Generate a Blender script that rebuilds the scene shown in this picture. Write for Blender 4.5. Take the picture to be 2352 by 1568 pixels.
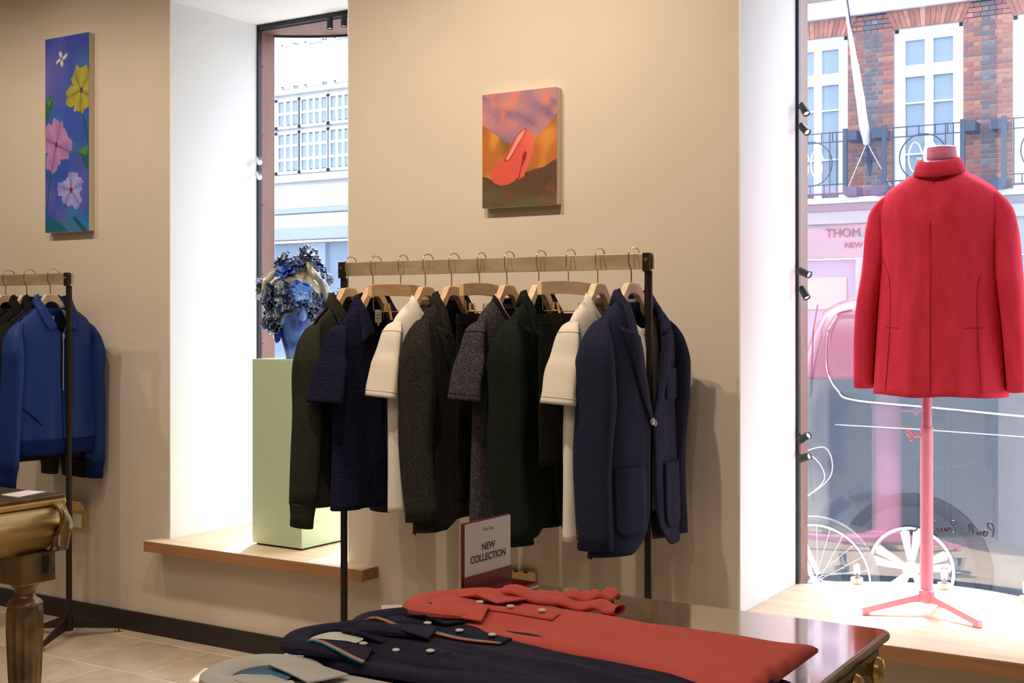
import bpy, bmesh, math, random
import numpy as np
from mathutils import Vector, Matrix, noise
S = bpy.context.scene
for o in list(bpy.data.objects): bpy.data.objects.remove(o)
COL = S.collection
random.seed(7)
PI = math.pi

# ---------------------------------------------------------------- camera
CAM_YAW = math.radians(31.8); FPX = 2865.0; CX = 1176.0; HY = 734.0; CH = 1.35
cd = bpy.data.cameras.new('camera'); cam = bpy.data.objects.new('camera', cd); COL.objects.link(cam)
cam.location = (0, 0, CH); cam.rotation_euler = (PI/2, 0, CAM_YAW)
cd.sensor_width = 36; cd.sensor_fit = 'HORIZONTAL'; cd.lens = 36*FPX/2352
cd.shift_y = -(784-HY)/2352.0
cd.clip_start = .05; cd.clip_end = 300
S.camera = cam
# ---------------------------------------------------------------- world, sun, room lamps, added fill, exposure
W = bpy.data.worlds.new('world'); S.world = W; W.use_nodes = True
nt = W.node_tree; bg = nt.nodes['Background']
sky = nt.nodes.new('ShaderNodeTexSky'); sky.sky_type = 'NISHITA'; sky.sun_disc = False
sky.sun_elevation = math.radians(62); sky.sun_rotation = math.radians(-20); sky.air_density = 1.0; sky.dust_density = 2.5; sky.ozone_density = 1.0
hs = nt.nodes.new('ShaderNodeHueSaturation'); hs.inputs['Saturation'].default_value = .45
nt.links.new(sky.outputs[0], hs.inputs['Color']); nt.links.new(hs.outputs[0], bg.inputs[0]); bg.inputs[1].default_value = 1.35

def lamp(name, kind, loc, aim, energy, color, **k):
    l = bpy.data.lights.new(name, kind); l.energy = energy; l.color = color
    for a, b in k.items(): setattr(l, a, b)
    o = bpy.data.objects.new(name, l); COL.objects.link(o); o.location = loc
    d = Vector(aim)-Vector(loc); o.rotation_euler = d.to_track_quat('-Z', 'Y').to_euler()
    return o
sd_ = Vector((math.sin(math.radians(-28))*math.cos(math.radians(66)), math.cos(math.radians(-28))*math.cos(math.radians(66)), math.sin(math.radians(66))))
lamp('sun', 'SUN', sd_*20, (0, 0, 0), 18.0, (1, .96, .90), angle=math.radians(.9))
WARM = (1, .82, .63)
for i, (x, y, ax, ay, az, e) in enumerate([(-4.5, 2.45, -4.5, 3.74, 1.2, 56), (-3.55, 2.4, -3.6, 3.74, 1.2, 50), (-2.55, 2.35, -2.5, 3.74, 1.3, 86), (-1.9, 2.3, -1.75, 3.74, 1.3, 92), (-5.6, 2.4, -5.2, 3.74, 1.2, 50), (-1.0, .9, -1.0, 1.8, .8, 44)]):
    lamp('ceiling_spot', 'SPOT', (x, y, 3.18), (ax, ay, az), e, WARM, spot_size=math.radians(95), spot_blend=.9, shadow_soft_size=.02)
for (x, y, e) in ((-5.4, .6, 34), (-4.2, -.4, 34), (-3.2, .9, 36), (-1.9, -.2, 36), (-.6, 1.2, 30), (.6, .2, 34), (-2.6, -1.8, 34), (-.2, -1.8, 34)):
    lamp('ceiling_fill', 'SPOT', (x, y, 3.22), (x-.05, y+.25, 0), e*.72, (1, .85, .68), spot_size=math.radians(150), spot_blend=.8, shadow_soft_size=.09)  # unseen wide spots added as general fill for the room
vs = S.view_settings; vs.view_transform = 'Standard'; vs.look = 'None'; vs.gamma = 1; vs.use_curve_mapping = False
vs.exposure = 0.0

# ---------------------------------------------------------------- helpers
def ray(px, py):
    r = (px-CX)/FPX; u = (HY-py)/FPX; c, s = math.cos(CAM_YAW), math.sin(CAM_YAW)
    return (r*c-s, r*s+c, u)
def onY(px, py, Y):
    d = ray(px, py); t = Y/d[1]; return Vector((d[0]*t, Y, CH+d[2]*t))
def onZ(px, py, Z):
    d = ray(px, py); t = (Z-CH)/d[2]; return Vector((d[0]*t, d[1]*t, Z))

def mat(name, col, rough=.6, metal=0., col2=None, scale=8., bump=0., bscale=60., detail=4., spec=.5, stretch=None, contrast=(.35, .65), coat=0., sheen=0.):
    m = bpy.data.materials.new(name); m.use_nodes = True; t = m.node_tree; b = t.nodes['Principled BSDF']
    b.inputs['Base Color'].default_value = (*col, 1); b.inputs['Roughness'].default_value = rough; b.inputs['Metallic'].default_value = metal
    b.inputs['Specular IOR Level'].default_value = spec
    if coat: b.inputs['Coat Weight'].default_value = coat; b.inputs['Coat Roughness'].default_value = .08
    if sheen: b.inputs['Sheen Weight'].default_value = sheen; b.inputs['Sheen Roughness'].default_value = .5
    tc = t.nodes.new('ShaderNodeTexCoord'); src = tc.outputs['Object']
    if stretch:
        mp = t.nodes.new('ShaderNodeMapping'); mp.inputs['Scale'].default_value = stretch; t.links.new(src, mp.inputs[0]); src = mp.outputs[0]
    if col2 is not None:
        n = t.nodes.new('ShaderNodeTexNoise'); n.inputs['Scale'].default_value = scale; n.inputs['Detail'].default_value = detail
        r = t.nodes.new('ShaderNodeValToRGB'); r.color_ramp.elements[0].position = contrast[0]; r.color_ramp.elements[1].position = contrast[1]
        r.color_ramp.elements[0].color = (*col, 1); r.color_ramp.elements[1].color = (*col2, 1)
        t.links.new(src, n.inputs['Vector']); t.links.new(n.outputs['Fac'], r.inputs[0]); t.links.new(r.outputs[0], b.inputs['Base Color'])
    if bump:
        n2 = t.nodes.new('ShaderNodeTexNoise'); n2.inputs['Scale'].default_value = bscale; n2.inputs['Detail'].default_value = 3
        bp = t.nodes.new('ShaderNodeBump'); bp.inputs['Strength'].default_value = bump; bp.inputs['Distance'].default_value = .01
        t.links.new(src, n2.inputs['Vector']); t.links.new(n2.outputs['Fac'], bp.inputs['Height']); t.links.new(bp.outputs[0], b.inputs['Normal'])
    return m

def glass_mat(name, refl=.12, tint=(1, 1, 1), haze=.04, hcol=(.30, .50, 1), rough=0.0):
    m = bpy.data.materials.new(name); m.use_nodes = True; t = m.node_tree; t.nodes.clear()
    out = t.nodes.new('ShaderNodeOutputMaterial'); tr = t.nodes.new('ShaderNodeBsdfTransparent'); tr.inputs[0].default_value = (*tint, 1)
    gl = t.nodes.new('ShaderNodeBsdfGlossy'); gl.inputs['Roughness'].default_value = rough; gl.inputs[0].default_value = (1, 1, 1, 1)
    fr = t.nodes.new('ShaderNodeLayerWeight'); fr.inputs[0].default_value = .5
    pw = t.nodes.new('ShaderNodeMath'); pw.operation = 'POWER'; pw.inputs[1].default_value = 4.0; t.links.new(fr.outputs['Facing'], pw.inputs[0])
    mm = t.nodes.new('ShaderNodeMath'); mm.operation = 'MULTIPLY_ADD'; mm.inputs[1].default_value = .5; mm.inputs[2].default_value = refl
    t.links.new(pw.outputs[0], mm.inputs[0])
    m1 = t.nodes.new('ShaderNodeMixShader'); t.links.new(mm.outputs[0], m1.inputs[0]); t.links.new(tr.outputs[0], m1.inputs[1]); t.links.new(gl.outputs[0], m1.inputs[2])
    if haze:
        df = t.nodes.new('ShaderNodeBsdfTranslucent'); df.inputs[0].default_value = (*hcol, 1)
        m2 = t.nodes.new('ShaderNodeMixShader'); m2.inputs[0].default_value = haze
        t.links.new(m1.outputs[0], m2.inputs[1]); t.links.new(df.outputs[0], m2.inputs[2]); t.links.new(m2.outputs[0], out.inputs[0])
    else: t.links.new(m1.outputs[0], out.inputs[0])
    return m

def emis(name, col, e):
    m = bpy.data.materials.new(name); m.use_nodes = True; b = m.node_tree.nodes['Principled BSDF']
    b.inputs['Emission Color'].default_value = (*col, 1); b.inputs['Emission Strength'].default_value = e; return m

class MB:
    def __init__(s): s.v = []; s.f = []
    def box(s, a, b, M=None):
        i = len(s.v); x0, y0, z0 = a; x1, y1, z1 = b
        p = [(x0, y0, z0), (x1, y0, z0), (x1, y1, z0), (x0, y1, z0), (x0, y0, z1), (x1, y0, z1), (x1, y1, z1), (x0, y1, z1)]
        if M is not None: p = [tuple(M @ Vector(q)) for q in p]
        s.v += p; s.f += [tuple(i+k for k in q) for q in ((0, 3, 2, 1), (4, 5, 6, 7), (0, 1, 5, 4), (1, 2, 6, 5), (2, 3, 7, 6), (3, 0, 4, 7))]; return s
    def tube(s, pts, r, n=10, cap=True, closed=False, flat=1.0):
        pts = [Vector(p) for p in pts]; N = len(pts); i0 = len(s.v); up = None
        for k, p in enumerate(pts):
            if closed: t = pts[(k+1) % N]-pts[k-1]
            else: t = pts[min(k+1, N-1)]-pts[max(k-1, 0)]
            t.normalize()
            if up is None: up = Vector((0, 0, 1)) if abs(t.z) < .9 else Vector((1, 0, 0))
            u = (up-t*up.dot(t)).normalized(); w = t.cross(u); up = u
            rr = r[k] if isinstance(r, (list, tuple)) else r
            for j in range(n):
                a = 2*PI*j/n; s.v.append(tuple(p+u*(rr*math.cos(a))+w*(rr*flat*math.sin(a))))
        for k in range(N if closed else N-1):
            for j in range(n):
                a = i0+k*n+j; b = i0+k*n+(j+1) % n; k2 = (k+1) % N
                s.f.append((a, b, i0+k2*n+(j+1) % n, i0+k2*n+j))
        if cap and not closed:
            s.f.append(tuple(i0+j for j in range(n))[::-1]); s.f.append(tuple(i0+(N-1)*n+j for j in range(n)))
        return s
    def lathe(s, prof, c=(0, 0, 0), n=32, M=None, mod=None, cap=True):
        i0 = len(s.v)
        for (r, z) in prof:
            for j in range(n):
                a = 2*PI*j/n; rr = r*(mod(a, z) if mod else 1); p = Vector((rr*math.cos(a), rr*math.sin(a), z))
                if M is not None: p = M @ p
                s.v.append((p.x+c[0], p.y+c[1], p.z+c[2]))
        for k in range(len(prof)-1):
            for j in range(n):
                s.f.append((i0+k*n+j, i0+k*n+(j+1) % n, i0+(k+1)*n+(j+1) % n, i0+(k+1)*n+j))
        if cap:
            s.f.append(tuple(i0+j for j in range(n))[::-1]); s.f.append(tuple(i0+(len(prof)-1)*n+j for j in range(n)))
        return s
    def prism(s, out, a, b, f):
        """outline list of 2-D points, extruded from a to b; f(u,v,w) -> xyz"""
        i = len(s.v); n = len(out)
        s.v += [tuple(f(u, v, a)) for u, v in out]+[tuple(f(u, v, b)) for u, v in out]
        s.f.append(tuple(range(i, i+n))[::-1]); s.f.append(tuple(range(i+n, i+2*n)))
        for k in range(n): s.f.append((i+k, i+(k+1) % n, i+n+(k+1) % n, i+n+k))
        return s
    def grid(s, fn, nu, nv, wrap=False):
        i = len(s.v)
        for a in range(nu+1):
            for b in range(nv+1): s.v.append(tuple(fn(a/nu, b/nv)))
        for a in range(nu):
            for b in range(nv): s.f.append((i+a*(nv+1)+b, i+(a+1)*(nv+1)+b, i+(a+1)*(nv+1)+b+1, i+a*(nv+1)+b+1))
        return s
    def build(s, name, m, parent=None, smooth=False, bevel=0, solid=0, weld=False, sub=0, off=-1, angle=40):
        me = bpy.data.meshes.new(name); me.from_pydata(s.v, [], s.f)
        bm = bmesh.new(); bm.from_mesh(me)
        if weld: bmesh.ops.remove_doubles(bm, verts=bm.verts, dist=2e-4)
        bmesh.ops.recalc_face_normals(bm, faces=bm.faces)
        bm.to_mesh(me); bm.free(); me.update()
        o = bpy.data.objects.new(name, me); COL.objects.link(o)
        if m: me.materials.append(m)
        if parent: o.parent = parent
        if smooth:
            me.shade_smooth()
            if angle < 180: me.set_sharp_from_angle(angle=math.radians(angle))
        if solid:
            d = o.modifiers.new('solid', 'SOLIDIFY'); d.thickness = solid; d.offset = off
        if bevel:
            d = o.modifiers.new('bevel', 'BEVEL'); d.width = bevel; d.segments = 2; d.limit_method = 'ANGLE'
        if sub:
            d = o.modifiers.new('sub', 'SUBSURF'); d.levels = sub; d.render_levels = sub
        return o

def tag(o, label, cat, group=None):
    o['label'] = label; o['category'] = cat
    if group: o['group'] = group
    return o
def thing(name, label, cat, loc=(0, 0, 0), rz=0, group=None):
    o = bpy.data.objects.new(name, None); COL.objects.link(o); o.location = loc; o.rotation_euler = (0, 0, rz); o.empty_display_size = .05
    return tag(o, label, cat, group)
def struct(o): o['kind'] = 'structure'; return o
def bx(name, a, b, m, parent=None, bevel=0): return MB().box(a, b).build(name, m, parent, bevel=bevel)
def catmull(P, n):
    P = [Vector(p) for p in P]; out = []
    Q = [P[0]*2-P[1]]+P+[P[-1]*2-P[-2]]
    for i in range(n+1):
        t = i/n*(len(P)-1); k = min(int(t), len(P)-2); f = t-k
        a, b, c, d = Q[k], Q[k+1], Q[k+2], Q[k+3]
        out.append(.5*((2*b)+(c-a)*f+(2*a-5*b+4*c-d)*f*f+(3*b-3*c+d-a)*f**3))
    return out
def lerp(a, b, t): return a+(b-a)*t
def interp(x, xs, ys): return float(np.interp(x, xs, ys))

# ---------------------------------------------------------------- materials
M_wall = mat('wall_paint', (.66, .585, .49), .85, col2=(.64, .565, .47), scale=3, bump=.03, bscale=40)
M_white = mat('white_paint', (.86, .86, .85), .8, bump=.02, bscale=30)
M_ceil = mat('ceiling_paint', (.8, .78, .74), .9)
M_base = mat('skirting_black', (.018, .014, .012), .45)
M_tile = [mat('limestone', c, .55, col2=tuple(k*.78 for k in c), scale=9, bump=.08, bscale=90, detail=8) for c in ((.60, .50, .38), (.66, .56, .43), (.55, .45, .34))]
M_grout = mat('grout', (.80, .75, .66), .9)
M_oaktop = mat('pale_oak', (.66, .52, .37), .5, col2=(.56, .42, .28), scale=5, stretch=(.6, 6, 6), detail=8, bump=.05, bscale=30)
M_oak = mat('oak_edge', (.40, .20, .09), .5, col2=(.32, .155, .065), scale=7, stretch=(.5, 6, 9), detail=8, bump=.05, bscale=40)
M_steel = mat('dark_steel', (.035, .035, .045), .45, .6)
M_post = mat('bronze_steel', (.045, .035, .03), .38, .75)
M_copper = mat('copper_panel', (.24, .125, .095), .5, .3, col2=(.19, .095, .07), scale=3, stretch=(4, 4, .7))
M_rail = mat('brushed_brass', (.66, .52, .36), .38, .55, col2=(.48, .37, .24), scale=9, stretch=(.8, 3, 3))
M_brass = mat('polished_brass', (.78, .55, .22), .22, 1.0)
M_hook = mat('brass_hook', (.72, .54, .28), .25, 1.0)
M_ash = mat('hanger_wood', (.72, .49, .29), .42, col2=(.60, .38, .20), scale=7, stretch=(9, 1.0, 9), detail=6)
M_ash2 = mat('hanger_wood_pale', (.80, .62, .43), .42, col2=(.70, .51, .32), scale=7, stretch=(9, 1.0, 9), detail=6)
M_mint = mat('mint_paint', (.45, .56, .38), .5)
M_clear = glass_mat('window_glass', .09, (.95, .975, 1), .010)
M_farglass = mat('far_window_glass', (.22, .31, .40), .15, spec=.6)
M_black = mat('black_metal', (.012, .012, .013), .4, .3)

# ---------------------------------------------------------------- room shell
X1a, X1b = -4.03, -3.057; X2a, X2b = -1.471, -.5; YW = 3.74; YO = 4.34; ZS = .42; ZH = 2.71
w = MB()
w.box((-7.2, YW, 0), (X1a, YO, 3.3)); w.box((X1b, YW, 0), (X2a, YO, 3.3)); w.box((X2b, YW, 0), (2.6, YO, 3.3))
for a, b in ((X1a, X1b), (X2a, X2b)):
    w.box((a, YW, 0), (b, YO, ZS-.04)); w.box((a, YW, ZH), (b, YO, 3.3))
struct(w.build('wall_back', M_wall))
M_out = mat('outer_stone', (.5, .5, .5), .8)
struct(bx('wall_left', (-7.35, -3.2, 0), (-7.2, YO, 3.3), M_wall)); struct(bx('wall_right', (2.6, -3.2, 0), (2.75, YO, 3.3), M_wall))
struct(bx('wall_front', (-7.2, -3.2, 0), (2.6, -3.05, 3.3), M_wall)); struct(bx('ceiling', (-7.35, -3.2, 3.3), (2.75, YO, 3.45), M_ceil))
struct(bx('baseboard_back', (-7.2, YW-.013, 0), (2.6, YW-.0005, .086), M_base, bevel=.002))
# white linings of the two window recesses
for k, (a, b) in enumerate(((X1a, X1b), (X2a, X2b))):
    t = MB(); t.box((a-.001, YW-.001, ZS), (a+.004, 4.28, ZH)); t.box((b-.004, YW-.001, ZS), (b+.001, 4.28, ZH)); t.box((a, YW-.001, ZH-.004), (b, 4.28, ZH+.001))
    struct(t.build('trim_%d' % (k+1), M_white))
# floor with stone tiles
fl = struct(bx('floor', (-7.35, -3.2, -.12), (2.75, YO, .0004), M_grout))
T = .37; cache = {}; rest = MB(); g = .003
row = 0; y = 3.284
rows = []
k = 1
while y+k*T > -3.0: rows.append(k); k -= 1
for k in rows:
    y0 = y+k*T; y1 = min(y0+T, YW-.001)
    off = -4.08+(T/2 if k % 2 else 0)
    n0 = math.ceil((-7.2-off)/T)-1
    for j in range(n0, n0+29):
        x0 = max(off+j*T, -7.2); x1 = min(off+j*T+T, 2.6)
        if x1-x0 < .02: continue
        if -5.9 < x0 < -1.2 and y0 > 1.3:
            key = (round(x1-x0, 2), round(y1-y0, 2), random.randrange(3))
            if key not in cache:
                cache[key] = MB().box((g, g, 0), (x1-x0-g, y1-y0-g, .008)).build('tile', M_tile[key[2]], fl, bevel=.0015); o = cache[key]
            else:
                o = cache[key].copy(); COL.objects.link(o)
            o.location = (x0, y0, -.006-random.random()*.0006)
        else: rest.box((x0+g, y0+g, -.006), (x1-g, y1-g, .0015))
o = rest.build('tile_field', M_tile[0], fl); o['kind'] = 'stuff'

# sills
def sill(a, b, fa, fb, nm):
    """oak shelf: nose projects into the room and past the opening; back edge follows the bow of the glass"""
    xc = (X1a+X1b)/2 if a < -3 else (X2a+X2b)/2; hw = .486
    out = [(fa, 3.645 if a < -3 else 3.598), (fb, 3.645 if a < -3 else 3.598), (fb, YW-.0005), (b-.004, YW-.0005)]
    n = 16
    for i in range(n+1):
        x = lerp(b-.004, a+.004, i/n); u = (x-xc)/hw; out.append((x, 4.25+.27*(1-u*u)))
    out += [(a+.004, YW-.0005), (fa, YW-.0005)]
    t = MB().prism(out, ZS-.003, ZS, lambda u, v, w_: (u, v, w_)).build(nm, M_oaktop, bevel=.001)
    MB().prism(out[:4]+[(b-.004, YW+.05), (a+.004, YW+.05)]+out[-2:], ZS-.045, ZS-.0031, lambda u, v, w_: (u, v, w_)).build('edge', M_oak, t, bevel=.001)
    return t
s1 = tag(sill(X1a, X1b, -4.085, -2.915, 'window_shelf'), 'oak shelf with a dark edge below the narrow window with the blue vase', 'shelf')
s2 = tag(sill(X2a, X2b, X2a+.004, -.36, 'window_shelf'), 'sunlit oak shelf under the red jacket on its pink stand', 'shelf')

# windows (curved bow glass in copper and steel)
def bowy(x, xc, base=4.368, sag=.20): u = (x-xc)/.486; return base+sag*(1-u*u)
def bow_window(n, a, b):
    xc = (a+b)/2; e = bpy.data.objects.new('window_%d' % n, None); COL.objects.link(e); e['kind'] = 'structure'
    z0, z1 = ZS-.02, ZH-.005
    for sx, x in ((1, a), (-1, b)):
        x0 = x+.004*sx
        bx('post', (min(x0, x0+sx*.011), 4.262, ZS), (max(x0, x0+sx*.011), 4.285, z1), M_steel, e, bevel=.001)
        j = bx('jamb_panel', (min(x0, x0+sx*.006), 4.286, z0), (max(x0, x0+sx*.006), 4.375, z1), M_copper, e)
        sc = MB()
        for q in range(7):
            zz = .6+q*.32; sc.lathe([(.0035, 0), (.003, .0015)], (x0+sx*.006, 4.296, zz), 8, Matrix.Rotation(sx*PI/2, 3, 'Y'))
        sc.build('screw', M_steel, j)
    bx('head_bar', (a+.004, 4.262, z1-.02), (b-.004, 4.285, z1), M_steel, e, bevel=.001)
    n_ = 24; arc = [(lerp(a+.004, b-.004, i/n_), bowy(lerp(a+.004, b-.004, i/n_), xc)) for i in range(n_+1)]
    out = [(a+.004, 4.286)]+arc+[(b-.004, 4.286)]
    MB().prism(out, z1-.025, z1-.012, lambda u, v, w_: (u, v, w_)).build('head_panel', M_copper, e)
    MB().prism([(a+.004, 4.2)]+[(x, y_+.03) for x, y_ in arc]+[(b-.004, 4.2)], z0-.03, z0-.014, lambda u, v, w_: (u, v, w_)).build('sill_plate', mat('sunlit_copper_strip', (.7, .68, .66), .4, .3), e)  # copper strip, with its sunlit paleness put into the colour
    rb = MB()
    for zz in (ZS-.03, z1-.035):
        rb.tube([(x, y_+.004, zz+.008) for x, y_ in arc], .008, 8)
    rb.build('seal', M_steel, e, smooth=True)
    gl = MB(); th = .008
    gz0, gz1 = ZS-.02, z1-.02; gx = lambda u: lerp(a+.008, b-.008, u)
    gl.grid(lambda u, v: (gx(u), bowy(gx(u), xc), lerp(gz0, gz1, v)), 60, 1)
    gl.grid(lambda u, v: (gx(u), bowy(gx(u), xc)+.006, lerp(gz0, gz1, v)), 60, 1)
    for zz in (gz0, gz1): gl.grid(lambda u, v, zz=zz: (gx(u), bowy(gx(u), xc)+.006*v, zz), 60, 1)
    for uu in (0, 1): gl.grid(lambda u, v, uu=uu: (gx(uu), bowy(gx(uu), xc)+.006*u, lerp(gz0, gz1, v)), 1, 1)
    gl.build('glass_pane', M_clear, e, smooth=True)
    return e
bow_window(1, X1a, X1b); bow_window(2, X2a, X2b)

# ---------------------------------------------------------------- street
M_pave = mat('paving', (.42, .41, .39), .8, col2=(.36, .35, .33), scale=3, bump=.1, bscale=30)
M_asph = mat('asphalt', (.10, .10, .105), .85, bump=.2, bscale=120)
GZ = -.40
pv = struct(bx('ground', (-30, 4.30, GZ-.2), (20, 6.75, GZ), M_pave)); struct(bx('road', (-30, 6.75, GZ-.3), (20, 15.3, GZ-.1), M_asph))
struct(bx('ground_far', (-30, 15.3, GZ-.2), (20, 18, GZ), M_pave))
n = 0
for i in range(14):
    for j in range(3):
        o = MB().box((.004, .004, 0), (.6-.004, .75-.004, .012)).build('paving_slab', M_pave, pv) if n == 0 else slab0.copy()
        if n == 0: slab0 = o
        else: COL.objects.link(o)
        o.location = (-6+i*.6-(j % 2)*.3, 4.42+j*.775, GZ-.004); n += 1
# own shop front outside, below and beside the windows
of = MB(); of.box((-12, YO, GZ-.1), (X1a, YO+.02, 9)); of.box((X1b, YO, GZ-.1), (X2a, YO+.02, 9)); of.box((X2b, YO, GZ-.1), (8, YO+.02, 9))
for a, b in ((X1a, X1b), (X2a, X2b)): of.box((a, YO, GZ-.1), (b, YO+.02, ZS-.05)); of.box((a, YO, ZH), (b, YO+.02, 9))
of.box((-12, 3.6, 3.46), (8, YO, 9)); struct(of.build('wall_outer', M_out))

FY = 17.4
M_mortar = mat('mortar', (.46, .42, .37), .9)
M_bricks = [mat('brick', c, .85, col2=tuple(k*.7 for k in c), scale=14, detail=5, bump=.2, bscale=40) for c in ((.36, .12, .075), (.42, .15, .09), (.25, .11, .09), (.15, .12, .14), (.26, .17, .15), (.48, .20, .12), (.20, .19, .21))]
M_stone = mat('white_stone', (.74, .74, .72), .8, col2=(.68, .68, .66), scale=2)
M_frame = mat('white_joinery', (.80, .80, .80), .5)
M_iron = mat('blue_black_iron', (.03, .05, .09), .5)
def pane_window(parent, xa, xb, za, zb, Y, cols, rws, fr=.055, dep=.06, bars=.025, name='window'):
    m = MB(); m.box((xa, Y, za), (xa+fr, Y+dep, zb)); m.box((xb-fr, Y, za), (xb, Y+dep, zb)); m.box((xa, Y, zb-fr), (xb, Y+dep, zb)); m.box((xa, Y, za), (xb, Y+dep, za+fr))
    xs = [xa+fr+(xb-xa-2*fr)*i/cols for i in range(cols+1)] if isinstance(cols, int) else cols
    zs = rws
    for x in xs[1:-1]: m.box((x-bars/2, Y+.01, za+fr), (x+bars/2, Y+dep, zb-fr))
    for z in zs[1:-1]: m.box((xa+fr, Y+.012, z-bars/2), (xb-fr, Y+dep-.002, z+bars/2))
    f = m.build(name, M_frame, parent)
    for i in range(len(xs)-1):
        for j in range(len(zs)-1):
            bx('pane', (xs[i]+bars/2, Y+dep*.6, zs[j]+bars/2), (xs[i+1]-bars/2, Y+dep*.6+.01, zs[j+1]-bars/2), M_farglass, f)
    return f
bb = thing('brick_building', 'red and purple brick building with tall white windows across the street', 'building', (0, 0, 0))
WX = [(-7.64, -6.76), (-6.11, -5.235), (-4.58, -3.673), (-3.04, -2.13), (-1.50, -.60)]
Z0w, Z1w, ZB = 3.02, 5.345, 5.60
wall = MB(); ed = [-9.2]+[v for ab in WX for v in ab]+[1.0]
for i in range(0, len(ed), 2): wall.box((ed[i], FY, 2.9), (ed[i+1], FY+.3, ZB))
wall.box((-9.2, FY, Z1w), (1.0, FY+.3, 11)); wall.box((-9.2, FY+.15, 2.9), (1, FY+.3, 11))
wall.build('wall', M_mortar, bb)
# bricks: individual ones where the photograph shows them
items = []
ch = .0655; br = random.Random(3)
piers = [(ed[i], ed[i+1]) for i in range(0, len(ed), 2)]
def brick_row(x0, x1, z, r):
    x = x0; pat = [.185, .09] if r % 2 else [.185, .185, .09, .09]
    k = 0; first = True
    while x < x1-.02:
        wd = (.13 if (r % 2) else .06) if first else pat[k % len(pat)]
        first = False; k += 1
        e = min(x+wd, x1)
        if x1-e < .045: e = x1
        edge = x-x0 < .14 or x1-e < .14
        ci = br.choice([0, 1, 0, 5, 2, 2]) if edge else br.choice([3, 3, 3, 2, 6, 3, 3, 4])
        items.append((x, e, z, ci)); x = e
for r in range(int((ZB-2.95)/ch)):
    z = 2.96+r*ch
    for x0, x1 in piers:
        if z > Z1w-.03: x0 -= 0 if x0 < -9 else 0
        brick_row(x0+.004, x1-.004, z, r)
def vis(it): return -5.95 < it[0] < -2.85 and 3.15 < it[2]
items.sort(key=lambda t: (-(vis(t)), -(t[1]-t[0] > .07)))
bc = {}; stuff = [MB() for _ in M_bricks]
cnt = 0
for it in items:
    x, e, z, ci = it; dz = br.uniform(0, .006)
    if cnt < 270 and vis(it):
        key = (round(e-x, 2), ci)
        if key not in bc:
            o = MB().box((.004, -.010, .004), (key[0]-.004, .01, ch-.006)).build('brick', M_bricks[ci], bb, bevel=.0025); bc[key] = o
        else: o = bc[key].copy(); COL.objects.link(o)
        o.location = (x, FY-dz, z); cnt += 1
    else: stuff[ci].box((x+.004, FY-.010-dz, z+.004), (e-.004, FY+.01, z+ch-.006))
for r in range(14):
    z = 5.86+r*ch; x = -9.2
    while x < 1: 
        ci = br.randrange(5); wd = .185 if (r+int(x*7)) % 3 else .09; stuff[ci].box((x+.004, FY-.012, z+.004), (x+wd-.004, FY+.01, z+ch-.006)); x += wd
# rubbed brick flat arches, splayed
arch_proto = {}
for a, b in WX:
    xc = (a+b)/2; nb = 15
    for i in range(nb):
        u0, u1 = i/nb*2-1, (i+1)/nb*2-1; hb, ht = (b-a)/2+.02, (b-a)/2+.13
        q = [(u0*hb+.004, 0), (u1*hb-.004, 0), (u1*ht-.004, ZB-Z1w-.02), (u0*ht+.004, ZB-Z1w-.02)]
        ci = (0, 1, 5, 1, 5, 0, 1)[i*3 % 7]
        key = (i, ci)
        if key not in arch_proto:
            o = MB().prism(q, -.02, .01, lambda u, v, w_: (u, w_, v)).build('arch_brick', M_bricks[ci], bb); arch_proto[key] = o
        else: o = arch_proto[key].copy(); COL.objects.link(o)
        o.location = (xc, FY-.004, Z1w+.01)
for m_, s_ in zip(M_bricks, stuff):
    if s_.v: o = s_.build('brickwork', m_, bb); o['kind'] = 'stuff'
bx('stone_band', (-9.2, FY-.10, 5.60), (1, FY+.1, 5.84), M_stone, bb, bevel=.01)
bx('stone_ledge', (-9.2, FY-.16, 2.98), (1, FY+.1, 3.06), M_stone, bb, bevel=.01)
M_fascia = mat('pale_grey_fascia', (.38, .41, .45), .7); M_fascia2 = mat('grey_green_fascia', (.27, .31, .32), .7)
bx('cornice', (-9.2, FY-.12, 2.88), (1, FY+.1, 2.975), mat('weathered_lead', (.20, .22, .25), .6), bb)
bx('fascia_upper', (-9.2, FY-.09, 2.70), (1, FY+.1, 2.88), M_fascia, bb)
bx('fascia', (-9.2, FY-.05, 2.22), (1, FY+.1, 2.70), M_fascia2, bb)
for (a, b) in WX:
    xc = (a+b)/2; p = .125
    f = pane_window(bb, a, b, Z0w, Z1w, FY+.02, [a+p, xc, b-p], [Z0w+.1, 3.62, 4.32, 4.70], fr=.055, dep=.10, bars=.022)
    # heavier joinery: meeting stiles, transom and inner frame
    m = MB(); m.box((xc-.055, FY+.028, Z0w), (xc+.055, FY+.075, Z1w-.052)); m.box((a+.05, FY+.025, 4.68), (b-.05, FY+.07, 4.84)); m.box((a+.05, FY+.034, 5.18), (b-.05, FY+.075, Z1w-.05))
    m.box((a+.05, FY+.03, Z0w), (a+p+.01, FY+.075, Z1w-.052)); m.box((b-p-.01, FY+.03, Z0w), (b-.05, FY+.075, Z1w-.052))
    m.build('joinery', M_frame, f)
    for x0, x1 in ((a+p+.01, xc-.055), (xc+.055, b-p-.01)):
        bx('pane', (x0, FY+.077, 4.84), (x1, FY+.09, 5.18), M_farglass, f)
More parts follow.
